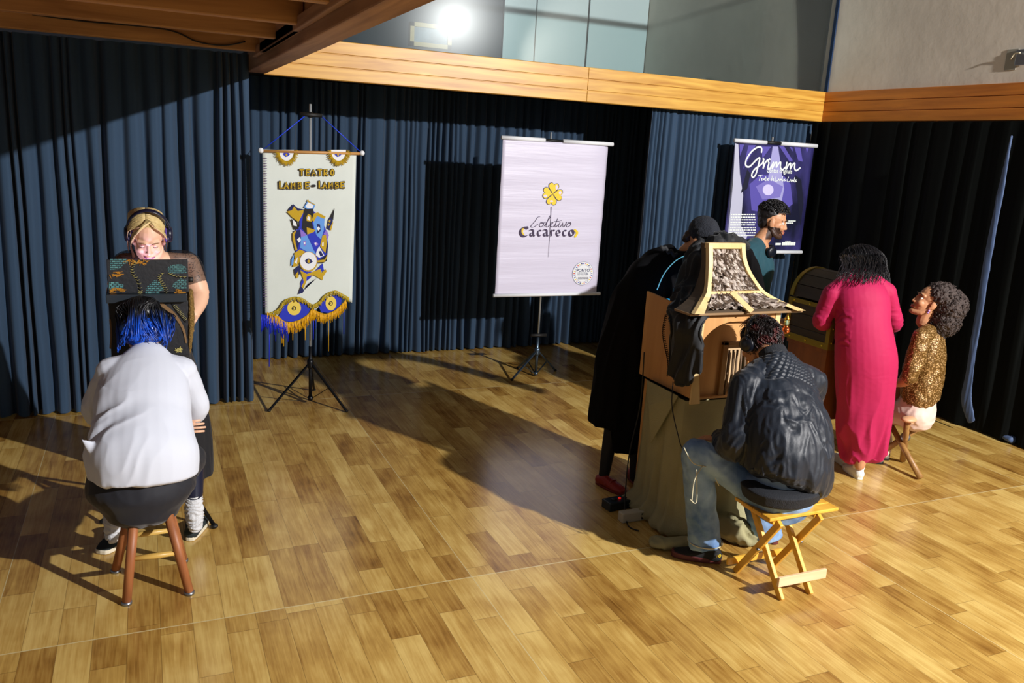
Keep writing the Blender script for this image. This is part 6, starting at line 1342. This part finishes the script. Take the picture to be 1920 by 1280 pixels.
# ---------------------------------------------------------------- P6 woman in the red dress
def p_red():
    root = empty('person', (4.48, 3.95, 0), 'person in long crimson dress and white sneakers seen from behind', 'person')
    side = Vector((.84, -.54, 0)); fw = Vector((.54, .84, 0)); side = Vector((.90, -.44, 0)).normalized(); fw = Vector((.44, .90, 0))
    hip = at(1622, 672, 3.95); wa = at(1618, 610, 3.97); ch = at(1614, 560, 4.02); sh = at(1612, 526, 4.08); nk = at(1613, 510, 4.12); hc = at(1613, 500, 4.22)
    R = frame((.35, .72, -.60)); shL = at(1560, 550, 4.12); shR = at(1662, 547, 4.0); elL = at(1541, 603, 4.18); elR = at(1677, 606, 4.02); wrL = at(1570, 600, 4.36); wrR = at(1650, 612, 4.30)
    a1 = fl(1612, 872, .10); a2 = fl(1592, 850, .10)
    b = MB(); b.loft([(hip, .15, .11), (wa, .13, .09), (ch, .13, .08), (sh, .10, .06)], side, 20, 5); b.limb([(sh, .05), (nk, .050), (hc, .05)]); b.limb([(shL, .036), (elL, .034), (wrL, .03)]); b.limb([(shR, .036), (elR, .034), (wrR, .03)])
    for a_, q in ((a1, 1), (a2, -1)): b.limb([(hip + side * q * .08, .085), (Vector((a_.x, a_.y, .45)), .058), (a_, .036)])
    body(root, b, [head_mesh(hc, R, 1.0), hand_mesh(wrL, frame(wrL - elL), .5), hand_mesh(wrR, frame(wrR - elR), .5, 1, -1)], SK2)
    M_rd = mat('crimson_jersey', (172, 6, 74), .75, sheen=.05)
    b = MB(); b.loft([(at(1619, 852, 3.98), .148, .125), (at(1619, 800, 3.97), .170, .14), (at(1622, 740, 3.96), .188, .155), (at(1624, 690, 3.955), .202, .165), (at(1622, 655, 3.955), .196, .160), (wa, .178, .14), (at(1618, 580, 4.0), .178, .135), (ch + Vector((0, 0, .01)), .176, .125), (at(1612, 534, 4.06), .150, .10), (at(1613, 514, 4.105), .082, .072)], side, 30, 6, .12)
    b.limb([(at(1592, 525, 4.10), .06), (shL, .062)], 16); b.limb([(at(1630, 524, 4.06), .06), (shR, .062)], 16)
    b.limb([(shL, .064), (shL.lerp(elL, .5), .064), (elL, .060), (elL.lerp(wrL, .55), .046)], 16); b.limb([(shR, .064), (shR.lerp(elR, .5), .060), (elR, .056), (elR.lerp(wrR, .4), .048)], 16)
    ff = folds(.042, 10, .08, 6); f3 = folds(.006, 12, 1.6, 1)
    organ('dress', b, M_rd, root, .007, 4, lambda p, n: ff(p, n) * max(0, min(1, (.78 - p.z) / .55)) + f3(p, n) * (1 if .95 < p.z < 1.2 and abs((p - hip).dot(side)) > .16 else .15))
    M_ss = mat('white_sneaker', (226, 224, 216), .6); M_sock = mat('white_sock', (228, 226, 222), .9)
    for a_, lo_ in ((a1, fl(1613, 900)), (a2, fl(1590, 878))):
        h = Vector((lo_.x, lo_.y, 0)); shoe(root, h, h + fw * .24 + Vector((-.02, 0, 0)), .10, M_ss, M_ss, low=False, h=.06, sole_h=.032)
        b = MB(); b.limb([(h + fw * .06 + Vector((0, 0, .07)), .040), (h + fw * .06 + Vector((0, 0, .125)), .040)]); organ('sock', b, M_sock, root, .006, 2)
    W = lambda x, y, z: hc + R @ Vector((x, y, z)); rnd = random.Random(8)
    b = MB(); b.ball((0, -.02, .036), (.100, .108, .100)); b.ball((0, -.065, -.04), (.112, .06, .09)); b.ball((0, -.095, -.09), (.07, .045, .05)); place(b, hc, R); ex = MB()
    for k in range(900):
        az = rnd.uniform(-1.55, 1.55); pts = []; rr = []; rad = rnd.uniform(1.0, 1.12); ph_ = rnd.uniform(0, 6); Lk = rnd.uniform(.95, 1.45) * (1.0 - .18 * abs(az) / 1.9 + (.12 if az > 0 else 0)) * (1 - .4 * max(0, abs(az) - .9)); wv = rnd.uniform(.004, .013)
        for j in range(14):
            t = j / 13 * Lk; an = t * 1.8; r_ = math.sin(min(an, 1.57)); z = .03 + .108 * math.cos(min(an, 1.57)) - max(0, an - 1.57) * .30
            x = math.sin(az) * (.100 + .05 * t) * r_ * rad + wv * math.sin(t * 16 + ph_); y = -.028 - math.cos(az) * .108 * r_ * rad + wv * math.cos(t * 13 + ph_)
            q = W(x, y, z) + Vector((0, 0, -1)) * max(0, t - .85) * .12
            if q.z < hc.z - .15: break
            pts.append(q); rr.append(.0028 * (1 - .6 * t / Lk))
        if len(pts) > 2: ex.tube(pts, rr, 4)
    for k in range(150):
        x_ = rnd.uniform(-.09, .09); px_ = rnd.uniform(1576, 1652); p = at(px_, rnd.uniform(476, 492), 4.10); e_ = at(px_ + rnd.uniform(-14, 16), rnd.uniform(512, 534), 3.925); ph_ = rnd.uniform(0, 6); pts = []; rr = []
        for j in range(9):
            t = j / 8; q = p.lerp(e_, t) + Vector((0, -.03 * math.sin(PI * t), .012 * math.sin(PI * t))) + side * (.006 * math.sin(t * 9 + ph_)); pts.append(q); rr.append(.0038 * (1 - .7 * t))
        ex.tube(pts, rr, 4)
    organ('hair', b, mat('black_wavy_hair', (18, 16, 20), .38), root, .006, 2, lambda p, n: .006 * ns(p, 35), None, ex)
p_red()

# ---------------------------------------------------------------- P7 curly-haired woman in gold
def p_curly():
    root = empty('person', (4.96, 3.97, 0), 'curly-haired person in gold lace blouse and pale trousers looking up at the person in red', 'person')
    hc = at(1744, 566, 3.99); f_ = Vector((-.74, .50, .34)); R = frame(f_); s = 1.05
    bf = Vector((-.66, .75, 0)); side = Vector((.75, .66, 0))     # right arm is on the far side
    side = -side                                                   # points towards the viewer side
    hip = at(1716, 772, 3.97); wa = at(1725, 735, 3.96); ch = at(1737, 665, 3.97); sh = at(1744, 625, 3.97); nk = at(1750, 604, 3.98)
    shN = at(1728, 632, 3.86); elN = at(1706, 706, 3.86); wrN = at(1680, 718, 4.02); wrN2 = at(1676, 762, 4.05)
    shF = sh - side * .15 + Vector((0, 0, -.02)); elF = shF + Vector((-.06, .06, -.28)); wrF = at(1672, 752, 4.2)
    knN = at(1655, 775, 4.16); knF = at(1650, 765, 4.36); anN = fl(1640, 845, .09); anF = fl(1652, 838, .09)
    b = MB(); b.loft([(hip, .13, .10), (wa, .12, .085), (ch, .12, .085), (sh, .10, .06)], side, 20, 5); b.limb([(sh, .05), (nk, .046), (hc + Vector((.02, -.01, -.05)), .048)])
    b.limb([(shN, .036), (elN, .038), (wrN, .030)]); b.limb([(shF, .036), (elF, .038), (wrF, .03)])
    for kn, an, q in ((knN, anN, 1), (knF, anF, -1)): b.limb([(hip + side * q * .08, .07), (kn, .05), (an, .034)])
    body(root, b, [head_mesh(hc, R, s), hand_mesh(wrN, frame(Vector((-.25, .25, -.35)), (.3, .2, 1)), .35, .95, 1), hand_mesh(wrF, frame(Vector((-.4, .3, -.15))), .3, .95, -1)], SK2)
    face_bits(root, hc, R, s, SK2, mat('lip_red', (176, 50, 60), .35), M_lash, smile=False)
    M_gl = bpy.data.materials.new('gold_lace'); M_gl.use_nodes = True; nt = M_gl.node_tree; tc = nt.nodes.new('ShaderNodeTexCoord'); v_ = nt.nodes.new('ShaderNodeTexVoronoi'); v_.inputs['Scale'].default_value = 90; nt.links.new(tc.outputs['Object'], v_.inputs['Vector']); r = nt.nodes.new('ShaderNodeValToRGB'); r.color_ramp.elements[0].position = .10; r.color_ramp.elements[0].color = (*lin((222, 180, 120)), 1); r.color_ramp.elements[1].position = .5; r.color_ramp.elements[1].color = (*lin((104, 74, 30)), 1)
    nt.links.new(v_.outputs['Distance'], r.inputs[0]); bs = nt.nodes['Principled BSDF']; nt.links.new(r.outputs[0], bs.inputs['Base Color']); bs.inputs['Roughness'].default_value = .4; bs.inputs['Metallic'].default_value = .35; bp = nt.nodes.new('ShaderNodeBump'); bp.inputs['Strength'].default_value = .7; bp.inputs['Distance'].default_value = .004; nt.links.new(v_.outputs['Distance'], bp.inputs['Height']); nt.links.new(bp.outputs[0], bs.inputs['Normal'])
    b = MB(); b.loft([(at(1727, 748, 3.955), .150, .125), (wa, .158, .132), (at(1733, 700, 3.965), .158, .13), (ch, .162, .125), (at(1743, 636, 3.975), .150, .10), (at(1748, 615, 3.98), .090, .07)], side, 28, 6, .15); b.limb([(at(1740, 622, 3.92), .055), (shN, .060)], 16); b.limb([(shN, .062), (shN.lerp(elN, .6), .062), (elN + Vector((0, 0, .0)), .054)], 16); b.limb([(shF, .062), (shF.lerp(elF, .6), .06), (elF, .054)], 16)
    organ('blouse', b, M_gl, root, .007, 3, folds(.008, 12, .7, 2))
    M_pp = mat('pale_pink_trousers', (222, 196, 182), .7, sheen=.1)
    b = MB(); b.loft([(hip + Vector((0, 0, -.055)), .155, .13), (hip + Vector((0, 0, .0)), .165, .135), (wa + Vector((0, 0, -.04)), .14, .115)], side, 24, 5, .6)
    for kn, an, q in ((knN, anN, 1), (knF, anF, -1)): b.limb([(hip + side * q * .08, .098), (kn, .075), (kn.lerp(an, .5), .075), (an, .080)])
    organ('trousers', b, M_pp, root, .007, 3, folds(.006, 11, .8, 2))
    for an in (anN, anF): c_ = Vector((an.x, an.y, 0)); shoe(root, c_ + Vector((.05, -.05, 0)), c_ + Vector((-.12, .12, 0)), .09, mat('grey_shoe', (120, 110, 104), .6), M_rub)
    # necklace
    b = MB(); pts = [nk + side * .058 * math.cos(a) + bf * .062 * math.sin(a) + Vector((0, 0, .0 - .02 * math.sin(a))) for a in [2 * PI * k / 20 for k in range(21)]]; b.tube(pts, .006, 6); b.build('necklace', mat('red_cord', (170, 30, 50), .4), root, True)
    b = MB(); b.ball(nk + bf * .075 + Vector((0, 0, -.035)), (.012, .012, .014)); b.build('pendant', mat('coral', (214, 100, 60), .3), root, True)
    W = lambda x, y, z: hc + R @ (Vector((x, y, z)) * s)
    e = MB().ball(W(-.079, .004, -.052), .008, n=10, m=7).ball(W(-.080, .004, -.066), .006, n=10, m=7); e.build('earring', mat('violet_stone', (170, 130, 200), .2), root, True)
    rnd = random.Random(6); b = MB(); hairC = [((0, -.045, .065), (.112, .104, .092)), ((0, -.120, .020), (.130, .105, .122)), ((0, -.135, -.070), (.128, .100, .105)), ((0, -.12, -.140), (.096, .076, .07))]
    for c_, r_ in hairC: b.ball(c_, tuple(q * 1.0 for q in r_))
    place(b, hc, R, s); ex = MB()
    for k in range(1500):
        c_, r_ = hairC[rnd.choice((0, 1, 1, 2, 2, 3))]; n = Vector((rnd.gauss(0, 1), rnd.gauss(0, 1), rnd.gauss(0, 1))).normalized(); p = Vector((c_[0] + n.x * r_[0], c_[1] + n.y * r_[1], c_[2] + n.z * r_[2]))
        if p.y > .035 and p.z < .10: continue
        if p.y > -.03 and p.z < .03: continue
        t1 = n.orthogonal().normalized(); t2 = n.cross(t1); pts = []; ph_ = rnd.uniform(0, 6); rd = rnd.uniform(.004, .008); dr = (n + Vector((rnd.uniform(-.5, .5), rnd.uniform(-.5, .5), rnd.uniform(-.6, .2)))).normalized(); L_ = rnd.uniform(.006, .018)
        for j in range(9): a = ph_ + j * 1.15; pts.append(W(*(p - n * .006 + dr * L_ * j / 8 + t1 * rd * math.cos(a) + t2 * rd * math.sin(a))))
        ex.tube(pts, .0032, 3)
    organ('hair', b, mat('curly_brown_hair', (70, 58, 54), .6, bump=1.0, bscale=120), root, .006, 1, lambda p, n: .010 * ns(p, 70) + .006 * ns(p, 130), None, ex)
p_curly()
